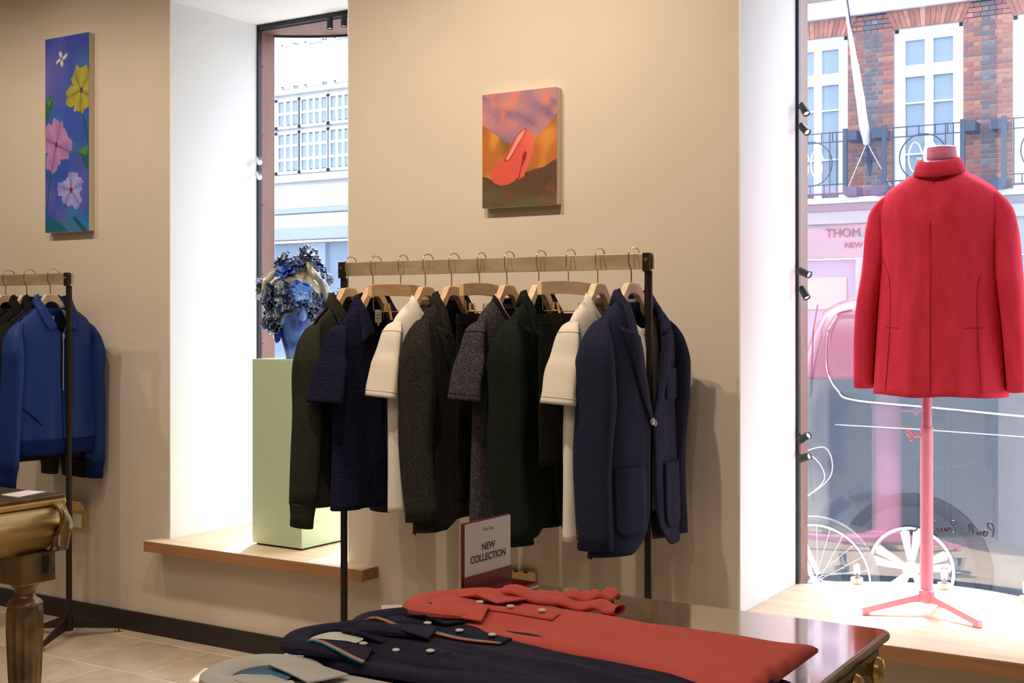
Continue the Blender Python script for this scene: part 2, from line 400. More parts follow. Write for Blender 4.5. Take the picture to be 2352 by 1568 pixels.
# shopfront
M_shopdark = mat('shop_interior', (.22, .20, .21), .6); M_pinkwood = mat('pale_display', (.55, .45, .36), .7)
for i in range(6):
    x0 = -9+i*1.95
    bx('shop_column', (x0, FY-.08, GZ), (x0+.16, FY+.05, 2.22), M_fascia, bb, bevel=.006)
    sh = bx('shop_window', (x0+.18, FY+.02, .2), (x0+1.93, FY+.03, 2.2), M_farglass, bb)
    bx('stall_riser', (x0+.16, FY-.05, GZ), (x0+1.95, FY+.05, .2), M_fascia2, bb)
    bx('display_board', (x0+.35, FY+.0, 1.5), (x0+1.8, FY+.018, 1.95), M_pinkwood, bb)
def text(s, size, loc, rot, m, parent, name, depth=.003, align='CENTER', bold=0, sx=1):
    c = bpy.data.curves.new(name, 'FONT'); c.body = s; c.size = size; c.extrude = depth; c.align_x = align; c.offset = bold
    t = bpy.data.objects.new(name, c); COL.objects.link(t)
    me = bpy.data.meshes.new_from_object(t.evaluated_get(bpy.context.evaluated_depsgraph_get())); bpy.data.objects.remove(t)
    o = bpy.data.objects.new(name, me); COL.objects.link(o); me.materials.append(m); o.location = loc; o.rotation_euler = rot; o.scale = (sx, 1, 1)
    if parent: o.parent = parent
    return o
M_letter = mat('brass_letter', (.12, .08, .08), .5)
text('THOM BROWNE.', .17, (-5.53, FY-.056, 2.515), (PI/2, 0, 0), M_letter, bb, 'sign_lettering', .008, 'LEFT', .0)
text('NEW YORK', .11, (-5.26, FY-.056, 2.36), (PI/2, 0, 0), M_letter, bb, 'sign_lettering', .006, 'LEFT', .0)
# balconies
def balcony(a, b, label):
    Y = FY-.30; t = thing('balcony_railing', label, 'railing', ((a+b)/2, Y, 3.10), 0, 'iron balcony railings on the brick building')
    w2 = (b-a)/2+.06; zt = .86
    for s_ in (-1, 1):
        p = MB().box((s_*w2-.03, -.03, -.02), (s_*w2+.03, .03, zt+.03)); p.build('end_post', M_iron, t, bevel=.004)
        q = MB().box((s_*w2, -.02, zt-.13), (s_*(w2+.16), .30, zt)); q.box((s_*w2, -.02, -.04), (s_*(w2+.16), .30, .09)); q.build('bracket', M_iron, t)
    r = MB()
    for z in (zt-.01, zt-.14, .13, .0): r.tube([(-w2, 0, z), (w2, 0, z)], .008 if z not in (.0,) else .014, 6)
    r.build('rail', M_iron, t)
    for x, z0, z1 in [(-w2+.12, 0, zt), (-w2+.22, 0, .13), (w2-.12, 0, zt), (w2-.22, 0, zt), (-w2+.30, zt-.14, zt), (-w2+.46, zt-.14, zt), (0, 0, .13), (.16, zt-.14, zt), (.32, zt-.14, zt), (-.18, 0, .13), (.2, 0, .13)]:
        MB().tube([(x, 0, z0), (x, 0, z1)], .008, 6).build('baluster', M_iron, t)
    R = .31; zc = .43
    MB().tube([(R*math.cos(k/40*2*PI), 0, zc+R*math.sin(k/40*2*PI)) for k in range(40)], .009, 6, closed=True).build('ring', M_iron, t, smooth=True)
    MB().tube([(0, 0, zc+R), (0, 0, zt-.14)], .007, 6).build('baluster', M_iron, t)
    gold = mat('gilded_iron', (.72, .66, .48), .45, .3)
    for s_, cx in ((1, -.10), (1, .10)):
        pts = [(cx+.085*math.cos(k)+(0), -.012, zc+.20*math.sin(k)) for k in np.linspace(.6, 2*PI-.5, 26)]
        pts = [(cx+.075, -.012, zc+.02)]+[] if False else pts
        m = MB().tube(pts, .011, 6); m.tube([pts[0], (pts[0][0]+.02, -.012, pts[0][2]-.05)], .011, 6); m.tube([pts[-1], (pts[-1][0], -.012, zc-.02), (pts[-1][0]-.05, -.012, zc-.02)], .011, 6)
        m.build('monogram_letter', gold, t, smooth=True)
    return t
balcony(*WX[1], 'black iron balcony with gilt monogram, left of the furled white flag')
balcony(*WX[2], 'black iron balcony with gilt monogram, behind the neck of the red jacket')
balcony(*WX[3], 'black iron balcony at the right edge of the brick facade')
balcony(*WX[0], 'black iron balcony left of the two monogram balconies')
# furled flag on a pole
t = thing('furled_flag', 'furled white flag on a dark pole slanting out from the brick facade', 'flag', tuple(onY(1998, 375, FY)))
P0 = Vector((0, 0, 0)); P1 = onY(1943, -14, FY-1.3)-t.location
MB().tube([P0, P1], .018, 8).build('pole', M_iron, t)
MB().tube([P0+Vector((0, 0, -.18)), P0, P0+Vector((0, -.06, .08))], [.012, .045, .03], 8).box((-.11, -.02, .02), (.11, .03, .10)).build('wall_bracket', M_iron, t)
fc = MB(); dirp = (P1-P0)
pts = [P0+dirp*k for k in np.linspace(.13, .98, 14)]; rad = [.075, .095, .1, .1, .095, .09, .082, .075, .066, .058, .05, .042, .034, .022]
rr = random.Random(5)
fc.tube([p+Vector((-.02+.05*(1-i/13)*.3, 0, 0)) for i, p in enumerate(pts)], rad, 14, flat=.6)
fc.v = [(x+.010*noise.noise(Vector((x*9, y*9, z*5))), y, z) for x, y, z in fc.v]
fc.build('flag_cloth', mat('flag_cloth', (.82, .82, .82), .8), t, smooth=True)
a0 = P0+dirp*.13
for e in (onY(1948, 430, FY-.28), onY(2045, 425, FY-.28)):
    MB().tube([a0, Vector(e)-t.location], .006, 5).build('cord', M_frame, t)

# white stone building further along
wb = thing('white_building', 'white stone building with rows of small panes behind the blue vase', 'building')
X0b, X1w = -24, -9.3
bx('wall', (X0b, FY, 2.98), (X1w, FY+.3, 12), M_stone, wb)
def pxx(p): return onY(p, 300, FY).x
def col_at(zx): return pxx(580+zx*.319)
u_cols = [(203, 342, 3), (368, 548, 4), (578, 758, 4), (788, 968, 4), (-10, 170, 4), (-220, -40, 4)]
def zz(py): return onY(700, py, FY).z
for a, b, c_ in u_cols:
    xa, xb = col_at(a), col_at(b)
    za, zb = zz(293), zz(224)
    pane_window(wb, xa-.06, xb+.06, za, zb, FY-.075, [xa+(xb-xa)*i/c_ for i in range(c_+1)], [za+.05, (za+zb)/2, zb-.05], fr=.05, bars=.05, dep=.05)
    za, zb = zz(398), zz(300)
    pane_window(wb, xa-.06, xb+.06, za, zb, FY-.075, [xa+(xb-xa)*i/c_ for i in range(c_+1)], [za+.05, za+(zb-za)/3, za+(zb-za)*2/3, zb-.05], fr=.05, bars=.05, dep=.05)
    # carved panels above
    zp0, zp1 = zz(200), zz(95)
    m = MB(); 
    for (p0, p1, q0, q1) in ((xa+.05, xb-.05, zp1-.06, zp1), (xa+.05, xb-.05, zp0, zp0+.06), (xa+.05, xa+.13, zp0, zp1), (xb-.13, xb-.05, zp0, zp1)): m.box((p0, FY-.05, q0), (p1, FY+.02, q1))
    m.build('carved_panel', M_stone, wb, bevel=.02)
for py0, py1, d, mm in ((215, 208, .1, M_stone), (418, 402, .14, M_stone), (478, 426, .05, M_stone), (490, 479, .10, M_fascia), (522, 491, .04, M_stone), (552, 524, .22, M_fascia)):
    bx('ledge', (X0b, FY-d, zz(py0)), (X1w, FY+.05, zz(py1)), mm, wb, bevel=.01)
M_shopblue = mat('blue_grey_shutter', (.20, .27, .36), .35)
for i in range(8):
    x0 = X0b+i*1.85
    bx('shop_window', (x0, FY+.05, GZ), (x0+1.35, FY+.1, zz(556)), M_shopblue, wb); bx('pilaster', (x0+1.35, FY-.02, GZ), (x0+1.85, FY+.1, zz(556)), mat('blue_grey_stone', (.33, .38, .46), .6), wb)

# ---------------------------------------------------------------- van, bicycle
M_van = mat('black_car_paint', (.02, .025, .035), .25, .0, coat=.6); M_vglass = mat('tinted_glass', (.02, .03, .04), .08, coat=.5)
M_tyre = mat('tyre', (.02, .02, .022), .85); M_alloy = mat('alloy', (.62, .62, .64), .3, .7); M_chrome = mat('chrome', (.8, .8, .82), .12, 1.0)
van = thing('van', 'dark people carrier with a spoked alloy wheel parked outside the window', 'car', (-1.783, 7.2, GZ-.1))
L0, L1 = -.85, 3.9
def vanY(z): # side tumblehome
    return interp(z, [.25, .6, 1.0, 1.35, 1.8, 1.95, 2.02], [.03, -.02, -.02, .02, .17, .30, .55])
sec = [(.25,), (.45,), (.7,), (1.0,), (1.25,), (1.38,), (1.6,), (1.8,), (1.92,), (1.99,), (2.02,)]
def van_fn(u, v):
    k = v*(len(sec)-1); i = min(int(k), len(sec)-2); z = lerp(sec[i][0], sec[i+1][0], k-i)
    x0 = interp(z, [.25, .8, 1.4, 1.9, 2.02], [L0+.05, L0, L0+.04, L0+.16, L0+.34]); x1 = interp(z, [.25, .9, 1.2, 1.35, 2.02], [L1, L1, L1-.25, L1-1.0, L1-1.9])
    y = vanY(z); r = .22
    # around: near side, with rounded corners
    x = lerp(x0, x1, u); e0 = max(0, 1-(x-x0)/r); e1 = max(0, 1-(x1-x)/r)
    y += r*(1-math.sqrt(max(0, 1-e0*e0))) + r*(1-math.sqrt(max(0, 1-e1*e1)))
    dx = x+0; rr_ = math.hypot(dx, z-.35-.1)
    return (x, y, z)
us = 60
b_ = MB(); b_.grid(lambda u, v: van_fn(u, v), us, 26); 
b_.grid(lambda u, v: (van_fn(u, v)[0], 1.9-van_fn(u, v)[1], van_fn(u, v)[2]), us, 26)
b_.grid(lambda u, v: (van_fn(u, 1)[0], lerp(van_fn(u, 1)[1], 1.9-van_fn(u, 1)[1], v), 2.02+.05*math.sin(PI*v)), us, 8)
for e_ in (0, 1): b_.grid(lambda u, v: (van_fn(e_, u)[0], lerp(van_fn(e_, u)[1], 1.9-van_fn(e_, u)[1], v), van_fn(e_, u)[2]), 26, 4)
b_.build('body', M_van, van, smooth=True, weld=True)
def vpt(px, py, off=0):
    z0 = 1.2
    for _ in range(4):
        p = onY(px, py, 7.2+vanY(z0)); z0 = p.z-(GZ-.1)
    return (p.x+1.783, vanY(z0)-off, z0)
# side window: outline traced on the body side
wp = [(1955, 712), (1925, 722), (1905, 760), (1900, 820), (1905, 862), (1925, 895), (1962, 918), (2150, 936), (2400, 960), (2700, 985), (2800, 860), (2700, 720), (2400, 706)]
wo = [vpt(*p, .012) for p in wp]
m = MB(); m.v = [tuple(p) for p in wo]+[(p[0], p[1]+.03, p[2]) for p in wo]; m.f = [tuple(range(len(wo)))]+[(i, (i+1) % len(wo), (i+1) % len(wo)+len(wo), i+len(wo)) for i in range(len(wo))]
m.build('side_window', M_vglass, van)
MB().tube(catmull([vpt(*p, .014) for p in wp[1:10]], 50), .0055, 6).build('chrome_trim', M_chrome, van, smooth=True)
MB().tube(catmull([vpt(*p, .012) for p in [(1958, 712), (1925, 722), (1905, 760), (1900, 820), (1905, 862)]], 14), .008, 6).build('window_seal', M_tyre, van)
MB().tube([vpt(*p, .0) for p in [(1918, 975), (2100, 985), (2352, 1003), (2700, 1030)]], .0035, 6).build('body_crease', M_chrome, van)
MB().tube([vpt(*p, .0) for p in [(1878, 700), (1868, 760), (1862, 900), (1860, 1050), (1868, 1150)]], .005, 5).build('door_gap', M_tyre, van)
bx('handle', (.95, -.06, .98), (1.15, -.01, 1.02), M_chrome, van, bevel=.008)
for wx in (0, 2.9):
    wz = .451
    a_ = MB(); a_.lathe([(.42, -.001), (.42, .03), (.2, .03)], (wx, -.035, wz), 40, Matrix.Rotation(-PI/2, 3, 'X')); a_.build('wheel_arch', M_tyre, van)
    wh = bpy.data.objects.new('wheel', None); COL.objects.link(wh); wh.parent = van; wh.location = (wx, -.05, wz)
    R90 = Matrix.Rotation(PI/2, 3, 'X')
    MB().lathe([(.235, -.02), (.25, .03), (.31, .045), (.345, .03), (.352, 0), (.352, -.15), (.2, -.15)], (0, 0, 0), 48, R90, cap=False).build('tyre', M_tyre, wh, smooth=True)
    rm = MB().lathe([(.238, .0), (.238, .03), (.222, .03), (.215, 0)], (0, 0, 0), 48, R90, cap=False)
    for k in range(5):
        for d_ in (-.17, .17):
            a = 2*PI*k/5+d_+.31
            q = [(.05, -.012), (.21, -.026), (.225, .0), (.21, .026), (.05, .012)]
            rm.prism(q, 0, .02, lambda u, v, w_, a=a: (u*math.cos(a)-v*math.sin(a), -.012-w_+.03*(.2-u), u*math.sin(a)+v*math.cos(a)))
    rm.lathe([(.048, .0), (.048, .035), (.03, .04)], (0, 0, 0), 24, R90)
    rm.build('rim', M_alloy, wh, smooth=True)
    MB().lathe([(.2, -.06), (.2, -.05)], (0, 0, 0), 30, R90).build('brake_disc', mat('dark_disc', (.1, .1, .1), .5), wh)
bk = thing('bicycle', 'white and chrome bicycle standing on the pavement beyond the lower left of the glass', 'bicycle', (-2.16, 6.62, GZ-.1+.1))
M_bike = mat('bike_white', (.8, .8, .8), .35); 
R90 = Matrix.Rotation(PI/2, 3, 'X')
for wx in (0, -1.03):
    wh = bpy.data.objects.new('wheel', None); COL.objects.link(wh); wh.parent = bk; wh.location = (wx, 0, .345)
    MB().tube([(.322*math.cos(k/60*2*PI), 0, .322*math.sin(k/60*2*PI)) for k in range(60)], .022, 8, closed=True).build('tyre', mat('bike_tyre', (.06, .06, .07), .8, bump=.8, bscale=120), wh, smooth=True)
    MB().tube([(.293*math.cos(k/60*2*PI), 0, .293*math.sin(k/60*2*PI)) for k in range(60)], .010, 6, closed=True).build('rim', M_chrome, wh, smooth=True)
    sp = MB()
    for k in range(24):
        a = 2*PI*k/24; b2 = a+(.5 if k % 2 else -.5); sp.tube([(.022*math.cos(b2), .02*(1 if k % 4 < 2 else -1), .022*math.sin(b2)), (.288*math.cos(a), 0, .288*math.sin(a))], .0014, 4)
    sp.build('spokes', M_chrome, wh); MB().tube([(0, -.04, 0), (0, .04, 0)], .022, 10).build('hub', M_chrome, wh)
fr = MB(); HT = (-.24, 0, .80); BB = (-.60, 0, .30); ST = (-.72, 0, .78); FT = (-.20, 0, .66)
for a, b, r in ((HT, ST, .016), (FT, BB, .02), (BB, ST, .016), (ST, (-1.03, .0, .345), .009), (BB, (-1.03, 0, .345), .011), (HT, FT, .022)): fr.tube([a, b], r, 8)
fr.build('frame', M_bike, bk, smooth=True)
MB().tube([FT, (-.12, -.05, .60), (0, -.05, .345)], .012, 8).tube([FT, (-.12, .05, .60), (0, .05, .345)], .012, 8).build('fork', M_bike, bk, smooth=True)
MB().tube([HT, (-.27, 0, .98), (-.19, 0, 1.02)], .013, 8).tube([(-.25, -.30, 1.03), (-.19, -.12, 1.02), (-.19, .12, 1.02), (-.25, .30, 1.03)], .012, 8).build('handlebar', M_chrome, bk, smooth=True)
for s_ in (-1, 1):
    MB().tube([(-.25, s_*.30, 1.03), (-.30, s_*.40, 1.035)], .017, 8).build('grip', M_frame, bk)
    MB().tube([(-.16, s_*.22, 1.0), (-.13, s_*.34, .98)], .006, 6).build('brake_lever', M_chrome, bk)
    MB().tube(catmull([(-.17, s_*.2, 1.0), (0.0, s_*.16, 1.04), (.06, s_*.05, .9), (-.1, 0, .75)], 16), .0025, 5).build('cable', M_bike, bk)
MB().tube([ST, (-.75, 0, .92)], .012, 8).box((-.88, -.07, .91), (-.62, .07, .96)).build('saddle', M_tyre, bk, bevel=.02)
bx('mudguard_light', (-.16, -.04, .84), (-.10, .04, .9), M_frame, bk, bevel=.01)

# ---------------------------------------------------------------- painted signature on the glass (seen from inside, so reversed)
M_ink = mat('black_vinyl', (.01, .01, .012), .5)
strokes = [[(2040, 140), (2055, 100), (2054, 50), (2035, 8), (2008, 0), (1998, 22), (2010, 55), (2046, 78)],
 [(1992, 92), (1972, 78), (1953, 92), (1956, 122), (1976, 132), (1990, 112), (1990, 90), (1976, 82), (1962, 100), (1948, 118), (1932, 112), (1926, 86), (1920, 110), (1904, 118), (1894, 92), (1882, 108), (1862, 108), (1846, 78), (1838, 30), (1824, 6), (1812, 20), (1816, 60), (1808, 92), (1786, 104), (1754, 90)],
 [(1686, 22), (1672, -12), (1648, -14), (1640, 8), (1662, 40), (1684, 70), (1674, 96), (1646, 92), (1630, 60), (1620, 40), (1608, 78), (1594, 84), (1586, 44), (1574, 80), (1556, 84), (1548, 46), (1536, 80), (1516, 82), (1508, 44), (1496, 74), (1470, 78), (1440, 70), (1428, 20), (1424, -30), (1418, 20), (1412, 74), (1390, 70), (1380, 60), (1372, 78), (1352, 72), (1336, 44), (1318, 40), (1300, 66), (1272, 78), (1244, 68)], [(1482, -6), (1478, -12), (1474, -6)], [(1446, -5), (1400, -8)]]
sg = MB(); xc2 = (X2a+X2b)/2
for st in strokes:
    pts = []
    for (zx, zy) in st:
        px, py = 1800+zx*.2347, 1200+zy*.2347; Y = 4.5
        for _ in range(5): p = onY(px, py, Y); Y = bowy(p.x, xc2)-.003
        pts.append(p)
    sg.tube(catmull(pts, len(pts)*5), .0028, 6)
tag(sg.build('window_lettering', M_ink), 'black handwritten name reversed on the curved glass beside the pink pole', 'lettering')

# ---------------------------------------------------------------- little spotlights on the frames
M_lens = emis('lamp_lens', (1, .95, .85), 3)
def mini_spot(loc, direction, label, foot=None, base=False, mat_=None, L=.048, r=.0135):
    mm = mat_ or M_black
    t = thing('mini_spotlight', label, 'spotlight', loc, 0, 'small spotlights on the window frames')
    d = Vector(direction).normalized(); q = d.to_track_quat('Z', 'Y').to_matrix()
    MB().lathe([(r*.9, -L/2), (r, -L/2+.002), (r, L/2), (r*.8, L/2), (r*.7, L/2-.006)], (0, 0, 0), 16, q).build('barrel', mm, t, smooth=True)
    MB().lathe([(r*.68, L/2-.005), (r*.5, L/2-.0035)], (0, 0, 0), 14, q).build('lens', M_lens if not base else M_chrome, t)
    if foot is not None:
        f = Vector(foot)-Vector(loc); m = MB().tube([(0, 0, 0), tuple(f)], .004, 8)
        if base: m.lathe([(.022, -.001), (.022, .018), (.02, .02)], tuple(f), 20)
        m.build('bracket', mm if not base else mat('nickel', (.45, .44, .42), .35, .9), t, smooth=True)
    return t
pl = ['upper of top pair', 'lower of top pair', 'upper of middle pair', 'lower of middle pair', 'upper of bottom pair', 'lower of bottom pair']
dd = [(.45, -.35, -.75), (.6, -.4, -.6), (.9, -.3, -.35), (.55, -.3, -.85), (.8, -.35, .45), (.9, -.3, .3)]
for i, z in enumerate((2.096, 2.027, 1.526, 1.456, .95, .881)):
    mini_spot((X2a+.045, 4.235, z-.012), dd[i], 'small black spotlight on the post left of the red jacket, %s' % pl[i], foot=(X2a+.012, 4.26, z))
for i, z in enumerate((2.087, 2.019)):
    mini_spot((X1a+.045, 4.235, z-.01), (.6, -.5, -.45), 'lit small spotlight on the post above the blue vase, %s one' % ('upper', 'lower')[i], foot=(X1a+.012, 4.26, z), mat_=M_chrome)
for i, z in enumerate((1.529, 1.453)):
    mini_spot((X1a+.06, 4.235, z), (1, -.1, .0), 'small steel spotlight just behind the blue vase, %s one' % ('upper', 'lower')[i], foot=(X1a+.012, 4.26, z), mat_=mat('steel', (.25, .25, .27), .3, .8))
for i, x in enumerate((-3.58, -3.50)):
    mini_spot((x, 4.25, 2.655), (.05, -.05, -1), 'small black spotlight hanging from window head above vase, %s' % ('left one', 'right one by the wall corner')[i], foot=(x, 4.262, 2.69))
for i, (x, y) in enumerate(((-1.286, 4.385), (-1.004, 4.455), (-.725, 4.38))):
    mini_spot((x, y+.004, ZS+.05), (.02, -.12, 1), 'small nickel uplighter on the sunlit shelf, %s' % ('left of the pink stand', 'just right of the pink pole', 'at the right picture edge')[i], foot=(x, y, ZS+.001), base=True, mat_=M_chrome, r=.012, L=.04)

# ---------------------------------------------------------------- paintings
def in_poly(U, V, poly):
    n = len(poly); c = np.zeros(U.shape, bool); j = n-1
    for i in range(n):
        xi, yi = poly[i]; xj, yj = poly[j]
        cond = ((yi > V) != (yj > V)) & (U < (xj-xi)*(V-yi)/((yj-yi)+1e-12)+xi); c ^= cond; j = i
    return c
def vnoise(U, V, sx, sy, seed):
    r = np.random.RandomState(seed); G = r.rand(40, 40); u = (U*sx) % 38; v = (V*sy) % 38; i = u.astype(int); j = v.astype(int); fu = u-i; fv = v-j
    fu = fu*fu*(3-2*fu); fv = fv*fv*(3-2*fv)
    return (G[j, i]*(1-fu)+G[j, i+1]*fu)*(1-fv)+(G[j+1, i]*(1-fu)+G[j+1, i+1]*fu)*fv
def srgb(c): c = np.array(c)/255.; return np.where(c <= .04045, c/12.92, ((c+.055)/1.055)**2.4)
def mix(A, c, m): m = np.asarray(m, float)[..., None]; return A*(1-m)+np.array(c)*m
def canvas(name, label, x0, x1, z0, z1, fn, edge, nu, nv, dep=.035, tilt=0):
    W_, H_ = x1-x0, z1-z0
    t = thing(name, label, 'painting', (x0, YW-.0005, z0), 0)
    U, V = np.meshgrid(np.linspace(0, 1, nu+1), np.linspace(0, 1, nv+1)); C = np.clip(fn(U, V, W_, H_), 0, 1)
    m = MB(); 
    for j in range(nv+1):
        for i in range(nu+1): m.v.append((U[j, i]*W_, -dep-.0015, H_*(1-V[j, i])))
    for j in range(nv):
        for i in range(nu): a = j*(nu+1)+i; m.f.append((a, a+nu+1, a+nu+2, a+1))
    me = bpy.data.meshes.new('paint_surface'); me.from_pydata(m.v, [], m.f)
    at = me.color_attributes.new('paint', 'FLOAT_COLOR', 'POINT'); A = np.ones((C.shape[0]*C.shape[1], 4)); A[:, :3] = C.reshape(-1, 3); at.data.foreach_set('color', A.ravel())
    o = bpy.data.objects.new('paint_surface', me); COL.objects.link(o); o.parent = t
    mm = mat(name+'_paint', (1, 1, 1), .5, bump=.08, bscale=300); n_ = mm.node_tree.nodes.new('ShaderNodeVertexColor'); n_.layer_name = 'paint'
    mm.node_tree.links.new(n_.outputs[0], mm.node_tree.nodes['Principled BSDF'].inputs['Base Color']); me.materials.append(mm)
    bx('stretched_canvas', (0, -dep, 0), (W_, 0, H_), edge, t, bevel=.002)
    return t
def petals(x, y, cx, cy, r, n, ph, sq=1., wob=.12):
    a = np.arctan2((y-cy)/sq, x-cx)-ph; d = np.hypot(x-cx, (y-cy)/sq)
    R = r*(.70+.28*np.abs(np.cos(a*n/2))**.6+wob*np.sin(a*3+1)+.05*np.sin(a*11+ph*5)+.035*np.sin(a*19+ph)); k = ((a*n/(2*PI)) % 1); return d < R, d/np.maximum(R, 1e-6), k
def flowers(U, V, W_, H_):
    x = U*W_; y = V*H_
    C = np.zeros(U.shape+(3,))+srgb((40, 78, 178)); C = mix(C, srgb((35, 60, 175)), np.clip(1-V*2.5, 0, 1))
    C = mix(C, srgb((100, 95, 185)), .8*np.clip(vnoise(x, y, 9, 7, 1)*2.2-1.1, 0, 1)); C = mix(C, srgb((25, 130, 190)), .8*np.clip(vnoise(x, y, 11, 8, 2)*2.4-1.2, 0, 1)*(V > .25))
    C = mix(C, srgb((70, 115, 110)), .7*np.clip(vnoise(x, y, 8, 8, 3)*2.4-1.4, 0, 1)*(V > .55)); C = mix(C, srgb((50, 115, 150)), .6*np.clip(1-np.hypot(x-.26, (y-.13))/.08, 0, 1))
    def seg(x0, y0, x1, y1, w0, w1, c):
        nonlocal C
        t = np.clip(((x-x0)*(x1-x0)+(y-y0)*(y1-y0))/((x1-x0)**2+(y1-y0)**2), 0, 1); d = np.hypot(x-(x0+t*(x1-x0)), y-(y0+t*(y1-y0))); C = mix(C, c, d < w0+(w1-w0)*t)
    def poly(pts, c):
        nonlocal C
        C = mix(C, c, in_poly(U, V, pts))
    st = srgb((20, 80, 105))
    seg(.25, .34, .295, .50, .009, .007, st); seg(.04, .60, .01, .78, .006, .003, st); seg(.20, .82, .27, .88, .009, .012, st)
    poly([(0, .33), (.10, .30), (.2, .29), (.17, .36), (.08, .41), (0, .43)], srgb((20, 95, 85))); poly([(.02, .33), (.18, .295), (.1, .35)], srgb((70, 130, 50)))
    poly([(.74, .60), (.86, .582), (1, .58), (1, .70), (.88, .67), (.84, .62)], srgb((20, 85, 105))); poly([(.74, .60), (.9, .575), (1, .57), (.95, .62)], srgb((75, 130, 50)))
    poly([(0, .94), (.15, .925), (.35, .95), (.55, 1), (0, 1)], srgb((15, 95, 125)))
    def flower(cx, cy, r, n, ph, sq, c1, c2, cen, clip=None):
        nonlocal C
        m_, d, k = petals(x, y, cx, cy, r, n, ph, sq)
        sh = .55*np.abs(k-.5)*2*(d < 1)+.25*vnoise(x, y, 40, 40, 9)
        col = c1[None, None]*(1-sh[..., None])+c2[None, None]*sh[..., None]
        C = np.where(m_[..., None], col, C)
        ln = m_ & ((np.minimum(k, 1-k) < .035/np.maximum(d, .2)*.6)); C = mix(C, c2*.6, ln*.7)
        C = mix(C, cen, np.hypot(x-cx, (y-cy)/1.3) < .011)
    flower(.83*W_, .288*H_, .098, 5, .4, 1.15, srgb((178, 172, 40)), srgb((120, 120, 45)), srgb((95, 35, 105)))
    flower(.26*W_, .55*H_, .098, 4, 1.9, 1.25, srgb((190, 140, 190)), srgb((135, 90, 165)), srgb((110, 25, 110)))
    flower(.60*W_, .79*H_, .088, 5, .9, .95, srgb((175, 170, 225)), srgb((110, 115, 200)), srgb((140, 15, 60)))
    for pg in ([(390, 335), (402, 332), (411, 350), (410, 372), (400, 372), (391, 355)], [(445, 350), (432, 355), (415, 372), (412, 388), (425, 388), (440, 370)], [(405, 380), (392, 378), (375, 392), (372, 415), (382, 405), (398, 395)], [(405, 392), (398, 410), (408, 435), (417, 425), (417, 400), (412, 388)]):
        poly([((a-302)/276., (b-240)/1255.) for a, b in pg], srgb((215, 215, 190)))
    return C
def shoe(U, V, W_, H_):
    def P(pts): return [((x-152)/812., (y-190+.117*(x-152)*(1-(y-190)/1240.)+.05*(x-152)*((y-190)/1240.))/1238.) for x, y in pts]
    n1 = vnoise(U*.8+V*.5, V*1.1-U*.5, 6, 9, 4); n2 = vnoise(U, V, 7, 10, 5)
    C = np.zeros(U.shape+(3,))+srgb((178, 125, 135)); C = mix(C, srgb((125, 95, 135)), np.clip(n1*2.2-1.0, 0, 1)*.9); C = mix(C, srgb((225, 130, 95)), np.clip(n2*2.6-1.6, 0, 1)*.8)
    C = mix(C, srgb((140, 105, 150)), .6*np.clip(1-np.hypot(U-.45, (V-.38))/.2, 0, 1))
    hill = P([(152, 525), (230, 570), (330, 650), (400, 700), (470, 720), (560, 760), (650, 745), (720, 670), (800, 590), (880, 500), (960, 380)])+[(1, 1), (0, 1)]
    hc = np.zeros_like(C)+srgb((180, 105, 40)); hc = mix(hc, srgb((215, 140, 55)), np.clip(vnoise(U+V*.3, V, 7, 5, 6)*2.4-1, 0, 1)); hc = mix(hc, srgb((120, 95, 25)), np.clip(vnoise(U, V, 6, 7, 8)*2-1, 0, 1)*.7+.7*np.clip(1-np.abs(U-.35)/.12, 0, 1)*(V < .6))
    C = np.where(in_poly(U, V, hill)[..., None], hc, C)
    gr = P([(152, 1085), (200, 1090), (250, 1115), (400, 1130), (560, 1080), (640, 1030), (720, 1000), (830, 970), (955, 880)])+[(1, .66), (1, 1.01), (0, 1.01)]
    gc = np.zeros_like(C)+srgb((88, 60, 38)); gc = mix(gc, srgb((88, 88, 60)), np.clip((V-.8)*5+vnoise(U, V, 5, 8, 11)-.5, 0, 1)); gc = mix(gc, srgb((150, 75, 50)), .6*np.clip(vnoise(U+V, V-U*.4, 4, 18, 12)*3-2.2, 0, 1))
    C = np.where(in_poly(U, V, gr)[..., None], gc, C)
    sh = P([(625, 548), (680, 580), (715, 640), (722, 700), (708, 780), (690, 860), (660, 940), (630, 1010), (612, 1085), (590, 1090), (558, 1110), (552, 1085), (500, 1135), (430, 1172), (360, 1180), (290, 1158), (252, 1115), (248, 1060), (275, 995), (330, 935), (390, 880), (430, 820), (470, 740), (520, 640), (570, 580)])
    msk = in_poly(U, V, sh); sc = np.zeros_like(C)+srgb((216, 84, 68)); sc = mix(sc, srgb((232, 112, 96)), np.clip((U-.48)*4, 0, 1)*.8)
    C = np.where(msk[..., None], sc, C)
    C = mix(C, srgb((165, 30, 32)), in_poly(U, V, P([(635, 548), (640, 575), (600, 655), (560, 725), (520, 785), (490, 850), (450, 905), (402, 922), (396, 905), (430, 835), (475, 745), (525, 645), (575, 582)])))
    C = mix(C, srgb((232, 150, 130)), in_poly(U, V, P([(622, 560), (628, 575), (592, 650), (552, 715), (515, 775), (482, 840), (445, 893), (415, 905), (420, 880), (450, 820), (485, 750), (533, 650), (582, 588)])))
    C = mix(C, srgb((150, 15, 25)), in_poly(U, V, P([(625, 797), (642, 815), (638, 870), (605, 940), (580, 1000), (562, 1100), (546, 1108), (568, 1010), (588, 930), (594, 850)])))
    return C
canvas('flower_painting', 'tall narrow blue canvas of yellow, pink and lilac flowers with a butterfly', -4.80, -4.505, 1.745, 2.624, flowers, mat('blue_edge', (.72, .62, .50), .7), 150, 430, .03)
canvas('shoe_painting', 'small canvas of a pink high heeled shoe above orange hills', -2.423, -2.118, 1.745, 2.147, shoe, mat('cream_canvas', (.78, .68, .56), .7), 170, 220, .03)

